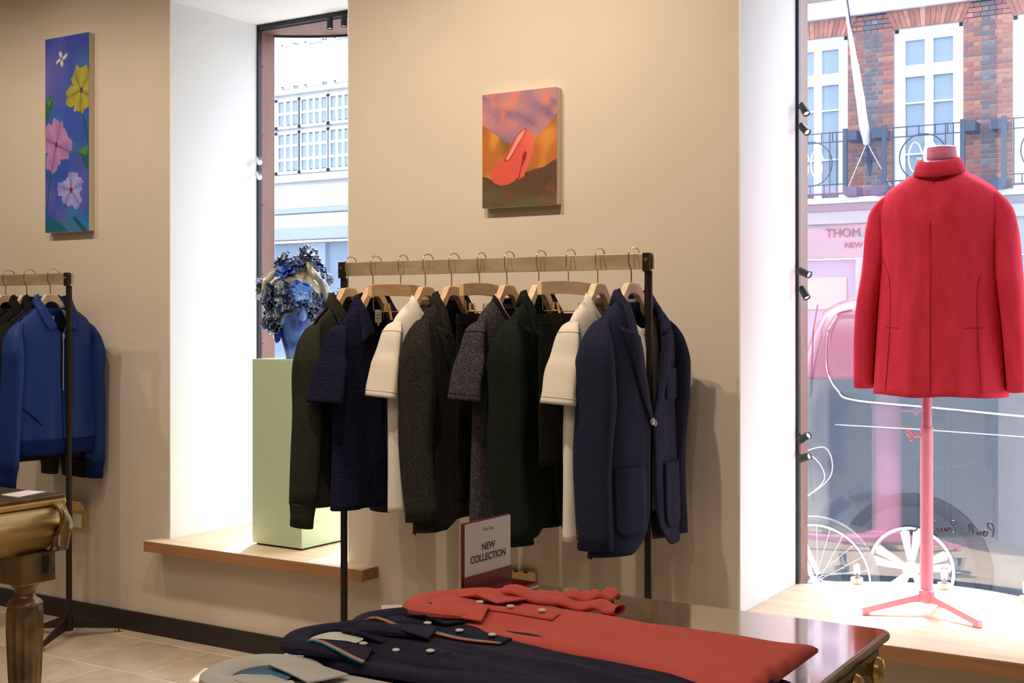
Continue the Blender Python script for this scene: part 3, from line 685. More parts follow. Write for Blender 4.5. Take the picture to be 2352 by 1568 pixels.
# ---------------------------------------------------------------- plinth and vase
pt = thing('plinth', 'tall mint green plinth on the oak shelf', 'plinth', (-3.497, 3.962, ZS), math.radians(-1.5))
bx('plinth_body', (-.138, -.14, .008), (.138, .14, .768), M_mint, pt, bevel=.002); bx('recessed_foot', (-.125, -.125, 0), (.125, .125, .008), M_black, pt)

def glaze(name, a, b, c, sc=9):
    m = bpy.data.materials.new(name); m.use_nodes = True; t = m.node_tree; p = t.nodes['Principled BSDF']
    tc = t.nodes.new('ShaderNodeTexCoord'); n = t.nodes.new('ShaderNodeTexNoise'); n.inputs['Scale'].default_value = sc; n.inputs['Detail'].default_value = 5; n.inputs['Distortion'].default_value = .6
    mp = t.nodes.new('ShaderNodeMapping'); mp.inputs['Scale'].default_value = (1, 1, .45); t.links.new(tc.outputs['Object'], mp.inputs[0]); t.links.new(mp.outputs[0], n.inputs['Vector'])
    r = t.nodes.new('ShaderNodeValToRGB'); e = r.color_ramp.elements; e[0].position = .34; e[0].color = (*a, 1); e[1].position = .62; e[1].color = (*c, 1); k = r.color_ramp.elements.new(.48); k.color = (*b, 1)
    t.links.new(n.outputs['Fac'], r.inputs[0]); t.links.new(r.outputs[0], p.inputs['Base Color']); p.inputs['Roughness'].default_value = .12; p.inputs['Coat Weight'].default_value = .8
    return m
G1 = glaze('blue_glaze', (.004, .008, .05), (.006, .06, .50), (.10, .28, .75), 14); G2 = glaze('cream_glaze', (.01, .06, .10), (.26, .24, .14), (.62, .60, .46), 16); G3 = glaze('dark_glaze', (.003, .005, .012), (.004, .018, .10), (.22, .30, .36), 20)
VB = Vector((-3.50, 3.955, ZS+.769))
vt = thing('ceramic_vase', 'glossy blue and cream ceramic vase crusted with modelled flowers, on mint plinth', 'vase', tuple(VB))
def wob(a, z): return 1+.05*noise.noise(Vector((math.cos(a)*2, math.sin(a)*2, z*9)))+.015*noise.noise(Vector((math.cos(a)*6, math.sin(a)*6, z*30)))
prof = [(.052, 0), (.056, .01), (.07, .06), (.092, .12), (.115, .18), (.132, .235), (.135, .27)]
up = [(.134, .268), (.125, .30), (.105, .325), (.08, .343), (.07, .36), (.071, .385), (.078, .40), (.070, .405), (.06, .40), (.055, .36)]
def dens(p, k=3):
    out = []
    for a, b in zip(p, p[1:]): out += [(lerp(a[0], b[0], i/k), lerp(a[1], b[1], i/k)) for i in range(k)]
    return out+[p[-1]]
MB().lathe(dens(prof), n=56, mod=wob, cap=True).build('lower_body', G1, vt, smooth=True)
MB().lathe(dens(up), n=56, mod=wob, cap=False).build('neck', G2, vt, smooth=True)
rv = random.Random(11)
def ruffle(c, nrm, R, seed, petals_=6, m=G3, name='ruffled_flower', layers=2):
    q = Vector(nrm).normalized().to_track_quat('Z', 'Y').to_matrix(); mb = MB()
    for L in range(layers):
        Rl = R*(1-.32*L); ph = seed*1.7+L*.8; zb = .012*L
        def fn(u, v, Rl=Rl, ph=ph, zb=zb, L=L):
            a = u*2*PI; rr = Rl*(.12+.88*v)*(1+.16*v*math.cos(a*petals_/1.+ph)+.22*v*noise.noise(Vector((math.cos(a)*3+seed, math.sin(a)*3, L))))
            h = zb+.10*Rl*v*math.sin(a*petals_*2+ph)*v+.25*Rl*v*v*(.7+.5*noise.noise(Vector((math.cos(a)*2.2+seed, math.sin(a)*2.2, v))))-.2*Rl
            p = q @ Vector((rr*math.cos(a), rr*math.sin(a), h)); return p+Vector(c)
        mb.grid(fn, 44, 7)
    mb.lathe([(R*.18, -.012), (R*.2, .004), (R*.1, .014), (.001, .016)], tuple(c), 12, q)
    mb.build(name, m, vt, smooth=True, solid=.006, weld=True, angle=180)
def on_body(a, z, out=.0):
    r = interp(z, [p[1] for p in prof]+[p[1] for p in up[1:6]], [p[0] for p in prof]+[p[0] for p in up[1:6]])+out
    return Vector((r*math.cos(a), r*math.sin(a), z)), Vector((math.cos(a), math.sin(a), .15))
cam_a = math.atan2(-VB.y, -VB.x)   # direction of the room
fl_ = [(-.75, .205, .055, 5), (-.38, .235, .062, 4), (.05, .27, .05, 5), (.42, .235, .042, 5), (-1.15, .19, .055, 5), (-1.45, .155, .05, 4), (-.45, .285, .038, 5), (-1.0, .14, .035, 5), (1.3, .24, .04, 5), (2.2, .22, .06, 6), (3.2, .2, .06, 6), (-2.2, .24, .06, 5), (-1.0, .26, .05, 6), (.55, .19, .035, 5)]
for i, (da, z, R, n_) in enumerate(fl_):
    p, nn = on_body(cam_a+da, z, .012); ruffle(p, nn, R, i, n_, (G3, G1)[i % 3 == 2], layers=2)
for i in range(9):   # crust round the rim
    a = cam_a+i*2*PI/9; p = Vector((.076*math.cos(a), .076*math.sin(a), .395+.018*math.sin(i*2.1)+(.025 if i in (1, 2) else 0))); ruffle(p, (math.cos(a), math.sin(a), .9), .034+.010*(i % 3), i+20, 5+i % 3, (G3, G3, G1)[i % 3], 'rim_flower', 2)
for i, (da, z, R) in enumerate(((-1.55, .30, .028), (1.35, .36, .026), (1.3, .33, .024), (-1.7, .155, .035), (1.45, .27, .02))):
    p, nn = on_body(cam_a+da, z, .035); ruffle(p, nn, R, i+40, 5, G3, 'bud', 2)
for k, (a0, a1) in enumerate(((.55, .95), (-1.25, -1.5))):  # thick clay stems / handles
    pts = [Vector((.06*math.cos(cam_a+a0), .06*math.sin(cam_a+a0), .405)), on_body(cam_a+a0, .36, .03)[0], on_body(cam_a+(a0+a1)/2, .30, .018)[0], on_body(cam_a+a1, .22, .008)[0], on_body(cam_a+a1, .16, .0)[0]]
    MB().tube(catmull(pts, 18), [.016-.0004*i for i in range(19)], 10).build('handle', G2, vt, smooth=True)
for i, (da, z, sc) in enumerate(((.12, .19, 1.0), (-1.12, .10, 1.1), (-.62, .165, .8))):
    p, nn = on_body(cam_a+da, z, .012); q = nn.to_track_quat('Z', 'Y').to_matrix()
    MB().lathe([(.001, -.012), (.018*sc, -.008), (.022*sc, 0), (.016*sc, .010), (.001, .014)], tuple(p), 16, Matrix(((1, 0, 0), (0, 1, 0), (0, 0, 1.6))) @ q).build('petal', G1, vt, smooth=True)

# ---------------------------------------------------------------- clothes racks
def rack(loc, x0, x1, label, ztop, feet_left=True):
    """flat brass rail between two round steel posts; loc = floor under the right post"""
    t = thing('clothes_rack', label, 'clothes rack', loc, 0, 'clothes racks along the wall')
    bx('rail', (x0-.020, -.004, ztop-.048), (x1+.020, .008, ztop), M_rail, t, bevel=.001)
    for x in (x0, x1):
        p = MB().lathe([(.0125, .05), (.0125, ztop-.055)], (x, -.002, 0), 20).build('post', M_post, t, smooth=True)
        h = bx('post_head', (x-.0125, -.020, ztop-.0555), (x+.0125, -.0045, ztop+.001), M_post, t, bevel=.001)
        MB().lathe([(.006, 0), (.0055, .002), (.001, .0022)], (x, -.020, ztop-.020), 14, Matrix.Rotation(PI/2, 3, 'X')).build('screw', M_brass, t)
        MB().lathe([(.018, .035), (.018, .10), (.016, .105)], (x, -.002, 0), 20).build('hub', M_post, t, smooth=True)
        for dx, dy, L in ((.10, .19, 1), (.09, -.21, 1), (-.20, -.0, 1)) if x == x1 else ((-.10, .19, 1), (-.09, -.21, 1), (.20, -.0, 1)):
            a = math.atan2(dy, dx); ln = math.hypot(dx, dy); M = Matrix.Translation((x, -.002, 0)) @ Matrix.Rotation(a, 4, 'Z')
            q = [(.012, .045), (ln, .018), (ln, .030), (.012, .098)]
            f = MB().prism(q, -.006, .006, lambda u, v, w_, M=M: M @ Vector((u, w_, v))).build('foot', M_post, t)
            c = M @ Vector((ln-.014, 0, 0)); MB().lathe([(.011, 0), (.012, .004), (.009, .012), (.004, .022)], tuple(c), 14).build('foot_pad', M_brass, f, smooth=True)
    return t
RY = 3.44; RZ = 1.552
rack((-1.644, RY, 0), -1.187, 0, 'brass and dark steel clothes rack between the two windows', RZ)
RY2 = 3.505; RZ2 = 1.548
rack((-4.381, RY2, 0), -1.19, 0, 'brass and dark steel clothes rack at the left under the blue flower painting', RZ2)

def hook_mesh(parent, zw):
    """hook from wood top zw (negative) up and over the rail; local origin = rail top"""
    pts = [(0, -.020, zw-.01), (0, -.020, zw+.035), (0, -.032, zw+.055), (0, -.034, -.020)]+[(0, .001+.030*math.cos(a)*-1-.004, -.004+.020*math.sin(a)) for a in np.linspace(0, PI, 9)]+[(0, .026, -.022)]
    return MB().tube(catmull(pts, 40), .0023, 8).build('hook', M_hook, parent, smooth=True)
def wood_hanger(x, y, z, rz, label, m, hw=.168):
    t = thing('coat_hanger', label, 'hanger', (x, y, z), rz, 'wooden coat hangers on the rails'); zw = -.092
    hook_mesh(t, zw+.0)
    yc = -.020
    def fn(u, v):
        yy = lerp(-hw, hw, u); a = abs(yy)
        top = zw+.0-interp(a, [0, .028, .05, .10, .16, .205], [0, .003, .030, .090, .124, .147])
        bot = zw-.0-interp(a, [0, .025, .045, .075, .12, .205], [.032, .036, .062, .104, .135, .158])
        if a > .19: top -= (a-.19)*.8
        th = interp(a, [0, .05, .08, .205], [.009, .012, .008, .007]); xf = interp(a, [0, .05, .205], [0, .002, .006])
        k = v*4; i = int(k) % 4; f = k-int(k)
        c = [(-th, top), (th, top), (th, bot), (-th, bot), (-th, top)]
        p, q = c[i], c[i+1]; xx = lerp(p[0], q[0], f); z_ = lerp(p[1], q[1], f)
        cx, cz = 0, (top+bot)/2
        return (xf+xx, yc+yy, z_)
    m_ = MB().grid(fn, 36, 8); n = 9
    m_.f.append(tuple(range(0, 8))); m_.f.append(tuple(36*n+i for i in range(8)))
    m_.build('wooden_body', m, t, smooth=True, weld=True, bevel=.002, angle=50)
    return t
def clip_hanger(x, y, z, rz, label, m, hw=.18, clips=(-.10, .07)):
    t = thing('trouser_hanger', label, 'hanger', (x, y, z), rz, 'wooden clip hangers on the main rail'); zw = -.094
    hook_mesh(t, zw)
    w_ = MB().grid(lambda u, v: (.006*(1 if v < .5 else -1), 0, 0), 0, 0) if False else MB()
    n = 12
    for i in range(n+1):
        yy = lerp(-hw, hw, i/n); dz = -.006*(yy/hw)**2
        w_.v += [(-.008, yy-.02, zw+.010+dz), (.008, yy-.02, zw+.010+dz), (.008, yy-.02, zw-.030+dz), (-.008, yy-.02, zw-.030+dz)]
    for i in range(n):
        for k in range(4): a = i*4; w_.f.append((a+k, a+(k+1) % 4, a+4+(k+1) % 4, a+4+k))
    w_.f += [(0, 1, 2, 3), (n*4+3, n*4+2, n*4+1, n*4)]
    w_.build('wooden_bar', m, t, bevel=.0015)
    zb = zw-.084
    MB().tube([(0, -hw+.0, zw-.03), (0, -hw+.0, zb+.006), (0, -hw+.006, zb), (0, hw-.046, zb), (0, hw-.04, zb+.006), (0, hw-.04, zw-.03)], .0018, 6).build('wire', M_hook, t)
    for c in clips:
        q = MB(); R1 = Matrix.Translation((0, c, zb)) @ Matrix.Rotation(.16, 4, 'X')
        q.box((-.011, -.006, -.030), (-.009, .008, .026), R1 @ Matrix.Rotation(.12, 4, 'Y')); q.box((.009, -.006, -.030), (.011, .008, .026), R1 @ Matrix.Rotation(-.12, 4, 'Y')); q.tube([(-.010, c, zb), (.010, c, zb)], .005, 8)
        q.build('clip', M_brass, t)
    return t

# ---------------------------------------------------------------- garments
def fold(y, z, seed, k=22):
    return (noise.noise(Vector((y*k*.55+seed*3.1, z*2.0+seed, seed)))+.5*noise.noise(Vector((y*k*1.1, z*3.5, seed*2))))
class Gar:
    """local frame: +x front, +y across the shoulders, z = 0 at the neck seam, hanging down"""
    def __init__(s, sw=.215, sd=.075, nw=.075, L=.72, cw=.235, hw=.245, df=.055, db=.05, seed=1, fa=.010, opening=None, zb=-.36, fd=.075, bd=.012, gap=0.0, cut=.0, top=.55, belly=0.0):
        s.__dict__.update(locals())
    def zs(s, y):
        a = abs(y); return 0 if a <= s.nw else -s.sd*min(1.15, (a-s.nw)/(s.sw-s.nw))**1.15-.022*max(0, (a-.78*s.sw)/(.22*s.sw))**2
    def W(s, z): return interp(-z, [0, s.sd, .20, .30, s.L*.75, s.L], [s.sw, s.sw, s.sw-.005, s.cw, lerp(s.cw, s.hw, .6), s.hw])
    def surf(s, y, z, side):
        Wz = s.W(z); e = max(0, 1-min(1, abs(y)/Wz)**2.6)**.5; t = min(1, max(0, (s.zs(y)-z)/.10)); rr = math.sqrt(1-(1-t)**2)
        D = (s.df if side > 0 else s.db)*interp(-z, [0, .05, .15, .35, s.L], [s.top, .75, 1.0, 1.0, 1.12])
        f = s.fa*fold(y, z, s.seed+(7 if side < 0 else 0))*interp(-z, [0, .1, .35, s.L], [.05, .25, .8, 1.25])*min(1, e*1.6)
        f += s.fa*.55*math.sin(y*40+s.seed*1.7+1.2*noise.noise(Vector((y*4, z*2.2, s.seed))))*interp(-z, [0, .18, s.L], [0, .25, 1.0])*e
        x = side*(D*e*rr)+f+ (s.belly*interp(-z, [0, .3, s.L], [0, .5, 1]) if side > 0 else 0)*e
        return x
    def body(s, parent, m, name='body', solid=.0035):
        b = MB()
        # back
        def bk_(u, v):
            yn = lerp(-1, 1, u); yt = yn*s.sw; zt = s.zs(yt) if abs(yt) > s.nw else -s.bd*math.sqrt(max(0, 1-(yt/s.nw)**2))
            z = lerp(zt, -s.L+.012*fold(yt, 0, s.seed+2, 9), v**1.0); y = yn*s.W(z); return (s.surf(y, z, -1), y, z)
        b.grid(bk_, 40, 34)
        if s.opening is None:
            def fr_(u, v):
                yn = lerp(-1, 1, u); yt = yn*s.sw; zt = s.zs(yt) if abs(yt) > s.nw else -s.fd*math.sqrt(max(0, 1-(yt/s.nw)**2))**.9
                z = lerp(zt, -s.L+.012*fold(yt, 0, s.seed+2, 9), v); y = yn*s.W(z); return (s.surf(y, z, 1), y, z)
            b.grid(fr_, 40, 34)
        else:
            for sg_ in (-1, 1):
                def fr_(u, v, sg_=sg_):
                    y0 = lerp(s.nw, s.sw, u); zt = s.zs(y0); z = lerp(zt, -s.L-(.0 if u > .3 else 0)+s.cut*max(0, 1-u*3)**2, v)
                    y = lerp(s.yi(z, sg_), s.W(z), u); return (s.surf(y*sg_, z, 1)+(.004 if sg_ > 0 else 0), y*sg_, z)
                b.grid(fr_, 20, 40)
        return b.build(name, m, parent, smooth=True, solid=solid, weld=True, angle=75)
    def yi(s, z, sg_=1):
        base = interp(-z, [0, -s.zb], [s.nw, 0])
        k = min(1, -z/max(1e-3, -s.zb)); y = s.nw*(1-k**1.4) if -z < -s.zb else 0
        if -z > -s.zb: y = s.gap*min(1, (-z+s.zb)/.1)*(1 if sg_ > 0 else 1)+s.cut*max(0, (-z-s.L+.16)/.16)**2*.8
        return y
    def sleeve(s, parent, m, side, L, r0=.075, r1=.055, flat=.5, lean=.04, fwd=.03, name='sleeve', cuff=None, seed=0, mc=None, drop=0.0, bend=0.0, open_flare=0):
        sy = s.sw; c = []
        z0 = -s.sd-.004-drop
        P = [(0, sy-.055, z0+.010), (0, sy-.022, z0-.010), (.002, sy+.000, z0-.055), (.003, sy+.008, z0-.12), (fwd*.2, sy+lean*.3, z0-.35*L), (fwd*.3+bend, sy+lean*.75, z0-.62*L), (fwd, sy+lean, z0-L)]
        if L < .3: P = P[:2]+[(.002, sy-.002, z0-.035), (fwd*.3, sy+lean*.2, z0-.3*L-.02), (fwd*.5, sy+lean*.5, z0-.55*L), (fwd*.8, sy+lean*.8, z0-.8*L), (fwd, sy+lean, z0-L)]
        R = [.012, .030, min(.050, r0*.75), r0*.92, lerp(r0, r1, .25), lerp(r0, r1, .6), r1]
        F = [.5, .5, flat, flat, flat, flat, flat]
        n = 30; C = catmull([Vector((p[0], p[1]*side, p[2])) for p in P], n); b = MB(); ns = 26
        rs = np.interp(np.linspace(0, 6, n+1), range(7), R); fs = np.interp(np.linspace(0, 6, n+1), range(7), F)
        def ring(c_, t_, r_, f_, k):
            U = Vector((1, 0, 0)); U = (U-t_*U.dot(t_)).normalized(); V = t_.cross(U)
            for j in range(ns):
                a = 2*PI*j/ns; w_ = 1+ .05*noise.noise(Vector((math.cos(a)*1.6, math.sin(a)*1.6, k*.16+s.seed+seed+side)))*2*min(1, k/8)
                ca, sa = math.cos(a), math.sin(a); ca = math.copysign(abs(ca)**.85, ca); sa = math.copysign(abs(sa)**.85, sa)
                b.v.append(tuple(c_+U*(r_*ca*w_)+V*(r_*f_*sa*w_)))
        for k in range(n+1):
            t_ = (C[min(k+1, n)]-C[max(k-1, 0)]).normalized(); ring(C[k], t_, float(rs[k]), float(fs[k]), k)
        for k in range(n):
            for j in range(ns): b.f.append((k*ns+j, k*ns+(j+1) % ns, (k+1)*ns+(j+1) % ns, (k+1)*ns+j))
        b.f.append(tuple(range(ns))[::-1])
        o = b.build(name, m, parent, smooth=True, solid=.003, angle=75)
        if open_flare:
            rg = b.v[open_flare*ns:(open_flare+1)*ns]; c0 = C[open_flare]
            MB().tube([c0+(Vector(q)-c0)*1.03 for q in rg], .0013, 5, closed=True).build('armhole_seam', mc or m, o)
            rg = b.v[(n-2)*ns:(n-1)*ns]; c0 = C[n-2]
            MB().tube([c0+(Vector(q)-c0)*1.02 for q in rg], .0009, 5, closed=True).build('hem_stitch', mc or m, o)
        s.end = C[-1]; s.dir = (C[-1]-C[-2]).normalized(); s.r1 = r1; s.flat = flat
        if cuff:
            b2 = MB(); p = [s.end+s.dir*k for k in (-.004, .002, cuff*.5, cuff)]; rr_ = [r1*1.02, r1*.95, r1*.86, r1*.84] if cuff > .055 else [r1*1.03, r1*1.02, r1*1.02, r1*1.02]
            for k, pp in enumerate(p):
                U = Vector((1, 0, 0)); U = (U-s.dir*U.dot(s.dir)).normalized(); V = s.dir.cross(U)
                for j in range(ns):
                    a = 2*PI*j/ns; b2.v.append(tuple(pp+U*(rr_[k]*math.cos(a)*1.0)+V*(rr_[k]*flat*1.1*math.sin(a))))
            for k in range(3):
                for j in range(ns): b2.f.append((k*ns+j, k*ns+(j+1) % ns, (k+1)*ns+(j+1) % ns, (k+1)*ns+j))
            b2.build('cuff', mc or m, o, smooth=True, solid=.003)
        return o
    def sleeve_buttons(s, so, side, L, m, n=3, x=-.9):
        e = s.end
        for k in range(n):
            p = e-s.dir*(.028+.017*k)+Vector((s.r1*x*.8, side*s.r1*s.flat*.75, 0))
            MB().lathe([(.0075, -.001), (.008, .002), (.005, .0035), (.001, .003)], tuple(p), 12, Vector((-.45, side*.9, 0)).to_track_quat('Z', 'Y').to_matrix()).build('button', m, so, smooth=True)
    def lapels(s, parent, m, wl=.080, notch=-.115, collar_w=.052):
        for sg_ in (-1, 1):
            def fn(u, v):
                z = lerp(s.zb-.005, notch, v); y = s.yi(z, sg_); w_ = wl*(v**.72); yy = y+w_*u; zz_ = z+.030*u*(v**3)-.012*u*(1-v)
                rise = .006+.010*math.sin(PI*min(1, u*1.0))*v
                return (s.surf(sg_*min(yy, s.W(zz_)*.97), zz_, 1)+rise, sg_*yy, zz_)
            b = MB().grid(fn, 6, 22)
            b.build('lapel', m, parent, smooth=True, solid=.004, off=0)
        s.collar(parent, m, notch, collar_w)
    def collar(s, parent, m, notch=-.10, cw_=.05, stand=.028, point=0.0, lead=.06):
        n = 40; b = MB(); rows = []
        for i in range(n+1):
            u = lerp(-1, 1, i/n); a = abs(u); sgn = 1 if u >= 0 else -1
            # u: -1 notch right ... 0 centre back ... 1 notch left
            if a < .5:
                ph = a/.5*PI/2; y = s.nw*math.sin(ph); xb = -s.db*s.top*1.0*math.cos(ph)-.004; z = -s.bd*math.cos(ph); st = stand; out = Vector((-math.cos(ph), math.sin(ph)*sgn, 0))
            else:
                k = (a-.5)/.5; z = lerp(0, notch, k); y = s.yi(z, sgn); xb = s.surf(y*sgn, z, 1)*min(1, k*3); st = lerp(stand, .006, k**.7); out = Vector((.25*k, 1, 0)).normalized(); out.y *= sgn
            base = Vector((xb, y*sgn, z)); k = max(0, (a-.5)/.5); up_ = Vector((0, 0, 1))
            w_ = cw_*(1+point*max(0, (a-.8)/.2))
            top_ = base+up_*st+out*.003
            dn = lerp(.040, .012, k)
            o1 = top_+out*(.010)+up_*(-.003)
            o2 = top_+out*(w_*lerp(.45, .95, k))-up_*(w_*lerp(.85, .25, k))
            if k > 0: o2.x = max(o2.x, s.surf(max(-s.sw, min(s.sw, o2.y)), min(o2.z, s.zs(o2.y)-.001), 1)+.006+.004*k); o1.x = max(o1.x, s.surf(o1.y, min(o1.z, 0), 1)*min(1, k*2)+.006)
            rows.append([base, lerp(base, top_, .5), top_, o1, lerp(o1, o2, .5)+out*.002, o2])
        for r in rows: b.v += [tuple(p) for p in r]
        for i in range(n):
            for j in range(5): b.f.append((i*6+j, (i+1)*6+j, (i+1)*6+j+1, i*6+j+1))
        return b.build('collar', m, parent, smooth=True, solid=.004, off=0, angle=80)
    def neck_band(s, parent, m, w_=.020, tips=None):
        n = 48; b = MB(); b2 = MB(); path = []
        for i in range(n+1):
            ph = 2*PI*i/n; y = s.nw*math.sin(ph); c_ = math.cos(ph)
            z = (-s.fd*math.sqrt(max(0, 1-(y/s.nw)**2))**.9 if c_ > 0 else -s.bd*abs(c_)); x = s.surf(y, min(z-.001, s.zs(y)-.001), 1 if c_ > 0 else -1)
            nrm = Vector((.5*c_, -math.sin(ph), .5+.4*c_)) ; nrm.normalize()
            inn = Vector((x*.9, y*.86, z+w_*(.8 if c_ <= 0 else .7))); path.append(inn)
            b.v += [(x, y*1.03, z-.004), tuple(inn)]
        for i in range(n): b.f.append((i*2, i*2+2, i*2+3, i*2+1))
        o = b.build('neck_rib', m, parent, smooth=True, solid=.004, off=0, angle=180)
        if tips: b2.tube(path, .0028, 6); b2.build('tipping', tips, o, smooth=True)
        return o
    def pocket(s, parent, m, y0, y1, z0, z1, r=.03, name='patch_pocket'):
        def fn(u, v):
            y = lerp(y0, y1, u); z = lerp(z1, z0, v)
            if v > .8:
                c = (v-.8)/.2*r; k = r-math.sqrt(max(0, r*r-c*c)); ym = (y0+y1)/2; y = ym+(y-ym)*(1-2*k/abs(y1-y0))
            return (s.surf(y, z, 1)+.008, y, z)
        o = MB().grid(fn, 10, 14).build(name, m, parent, smooth=True, solid=.006, off=0)
        return o
    def front_button(s, parent, m, z, y=0, r=.010, dx=.012):
        return MB().lathe([(r, -.002), (r, .002), (r*.7, .004), (.001, .003)], (s.surf(y, z, 1)+dx, y, z), 16, Matrix.Rotation(PI/2, 3, 'Y')).build('button', m, parent, smooth=True)
    def seam(s, parent, m, pts, side=1, off=.002, r=.0012, name='seam'):
        P = [(s.surf(y, z, side)+side*off, y, z) for y, z in pts]
        return MB().tube(catmull(P, 20), r, 4).build(name, m, parent)
    def label(s, parent, z=-.045, y=.0, w_=.035, h=.045):
        M_l = mat('woven_label', (.62, .56, .46), .8); x = s.surf(0, z, -1)+.008
        o = MB().box((x, y-w_/2, z-h), (x+.0015, y+w_/2, z)).build('woven_label', M_l, parent)
        k = MB(); 
        rr_ = random.Random(2)
        for yy, n_ in ((.018, 7), (.030, 5)):
            for i in range(n_): k.box((x+.0016, y-.011+i*.0032, z-yy-.0012), (x+.0022, y-.011+i*.0032+.002, z-yy+.0014*rr_.random()+.0006))
        k.build('lettering', mat('label_ink', (.12, .10, .09), .7), o)
        MB().box((x, y-.005, z-h-.010), (x+.0014, y+.005, z-h)).build('size_tab', M_l, o)
        return o

def fabric(name, c, c2=None, sc=60, bump=.25, bs=350, rough=.9, stretch=None, contrast=(.4, .6), sheen=.0, spec=.2):
    return mat(name, c, rough, col2=c2, scale=sc, bump=bump, bscale=bs, spec=spec, stretch=stretch, contrast=contrast, sheen=sheen)
F_olive = fabric('dark_olive_cotton', (.026, .026, .017), (.020, .020, .014))
F_navyseer = fabric('navy_seersucker', (.008, .010, .040), (.006, .007, .028), 30, .9, 60, stretch=(1, 1, 5))
F_green = fabric('bottle_green_wool', (.005, .012, .007), (.004, .009, .005))
F_whitetee = fabric('white_jersey', (.74, .69, .60), None, bump=.12, bs=500)
F_teeseam = fabric('jersey_seam', (.58, .52, .45))
F_tweed = fabric('grey_green_tweed', (.050, .045, .034), (.013, .013, .011), 260, 1.0, 300)
F_marl = fabric('marled_jersey', (.018, .015, .022), (.17, .15, .16), 330, .5, 300, contrast=(.45, .75))
F_black = fabric('black_wool', (.006, .006, .007), (.010, .009, .008))
F_darktex = fabric('dark_textured_wool', (.018, .017, .013), (.006, .006, .005), 220, .8, 250)
F_navy = fabric('navy_wool', (.024, .026, .066), (.010, .011, .032), 420, .45, 450)
F_blue = fabric('cobalt_nylon', (.002, .030, .19), None, bump=.12, bs=90, rough=.62, spec=.35)
F_bluerib = fabric('cobalt_rib', (.002, .017, .12), None, bump=.7, bs=200, stretch=(1, 1, .05))
F_red = fabric('red_wool', (.70, .040, .085), (.62, .032, .068), 14, .05, 500, stretch=(2, 2, .6))
F_redseam = fabric('red_seam', (.36, .010, .02)); F_navyseam = fabric('navy_seam', (.006, .008, .025))
M_btn = mat('dark_horn', (.03, .018, .012), .25, coat=.5); M_btnlight = mat('grey_horn', (.30, .26, .22), .2, coat=.6); M_pearl = mat('pearl_button', (.75, .72, .66), .3)
M_stripeR = mat('stripe_red', (.55, .10, .06), .8); M_stripeB = mat('stripe_blue', (.03, .25, .42), .8); M_stripeO = mat('stripe_ochre', (.62, .36, .16), .8)
M_labelw = mat('care_label', (.70, .67, .60), .8)

HX = [-2.798, -2.687, -2.569, -2.464, -2.357, -2.248, -2.140, -2.020, -1.912, -1.808, -1.691]
zr = RZ+.003
def hang(name, label, i, dz=-.140, rz=0.0, dx=0, group=None): return thing(name, label, 'clothing', (HX[i]+dx, RY-.02, zr+dz), rz, group)
def hh(i, label, m=None, rz=0.0, **k): return wood_hanger(HX[i], RY, zr, rz, label, m or M_ash, **k)

# 1 olive overshirt
hh(0, 'wooden coat hanger at the left end of the main rail, holding the olive shirt', rz=.0)
t = hang('overshirt', 'dark olive long sleeved shirt at the left end of the main rail', 0)
g_ = Gar(sw=.205, L=.70, df=.045, db=.035, seed=1, opening=1, zb=-.10, sd=.085, cw=.21, hw=.215)
g_.body(t, F_olive); g_.collar(t, F_olive, -.075, .065, .030, point=.3)
for s_ in (-1, 1): g_.sleeve(t, F_olive, s_, .60, .066, .056, .5, lean=.01, fwd=-.02, cuff=.076)
# 2 navy short sleeved shirt
hh(1, 'wooden coat hanger inside the collar of the navy short sleeved shirt', rz=.0)
t = hang('camp_shirt', 'dark navy crinkled short sleeved shirt with a white neck label', 1)
g_ = Gar(sw=.205, L=.70, df=.05, db=.035, seed=2, opening=1, zb=-.24, sd=.085, cw=.215, hw=.22, gap=.0, fa=.014)
g_.body(t, F_navyseer); g_.collar(t, F_navyseer, -.12, .075, .022, point=.4); g_.label(t, z=-.030, y=.040)
for s_ in (-1, 1): g_.sleeve(t, F_navyseer, s_, .25, .062, .078, .28, lean=.05, fwd=-.0)
# 3 green trousers on clips
clip_hanger(HX[2], RY, zr, .05, 'clip hanger with a long wooden bar holding the bottle green shorts', M_ash)
def slab_trousers(t, m, w_, L, seed, th=.016, taper=.0, turn=.0, y0=0.0, leg_gap=.25):
    b = MB(); b2 = MB()
    def side(s_):
        def fn(u, v):
            y = lerp(-w_/2, w_/2, u)*(1+taper*v)+y0; z = -v*L; e = (1-abs(2*u-1)**4)**.5; split = max(0, 1-abs(2*u-1)/.12)*max(0, min(1, (v-leg_gap)*6))
            return (s_*(th*e*(1+.3*v)*(1-.85*split))+.006*fold(y, z, seed, 26)*min(1, v*3), y, z)
        return fn
    b.grid(side(1), 34, 24); b.grid(side(-1), 34, 24); b.build('legs', m, t, smooth=True, weld=True, solid=.002)
    b2.grid(lambda u, v: ((th+.003)*(1-abs(2*u-1)**4)**.5, lerp(-w_/2-.002, w_/2+.002, u)+y0, -.036*v+.002), 24, 2); b2.grid(lambda u, v: (-(th+.003)*(1-abs(2*u-1)**4)**.5, lerp(-w_/2-.002, w_/2+.002, u)+y0, -.036*v+.002), 24, 2)
    b2.build('waistband', m, t, smooth=True, weld=True)
t = thing('folded_shorts', 'bottle green shorts clipped to a hanger, small printed care label at the hem', 'clothing', (HX[2]+.004, RY-.02, zr-.187), .05)
slab_trousers(t, F_green, .27, .515, 3, y0=.055)
o = bx('care_label', (.022, -.055, -.580), (.0235, -.025, -.513), M_labelw, t)
k = MB(); 
for i in range(11): k.box((.0236, -.051, -.573+i*.0053), (.0241, -.051+.014+.008*((i*7) % 3)/2, -.573+i*.0053+.0022))
k.build('lettering', mat('care_ink', (.2, .19, .18), .8), o)
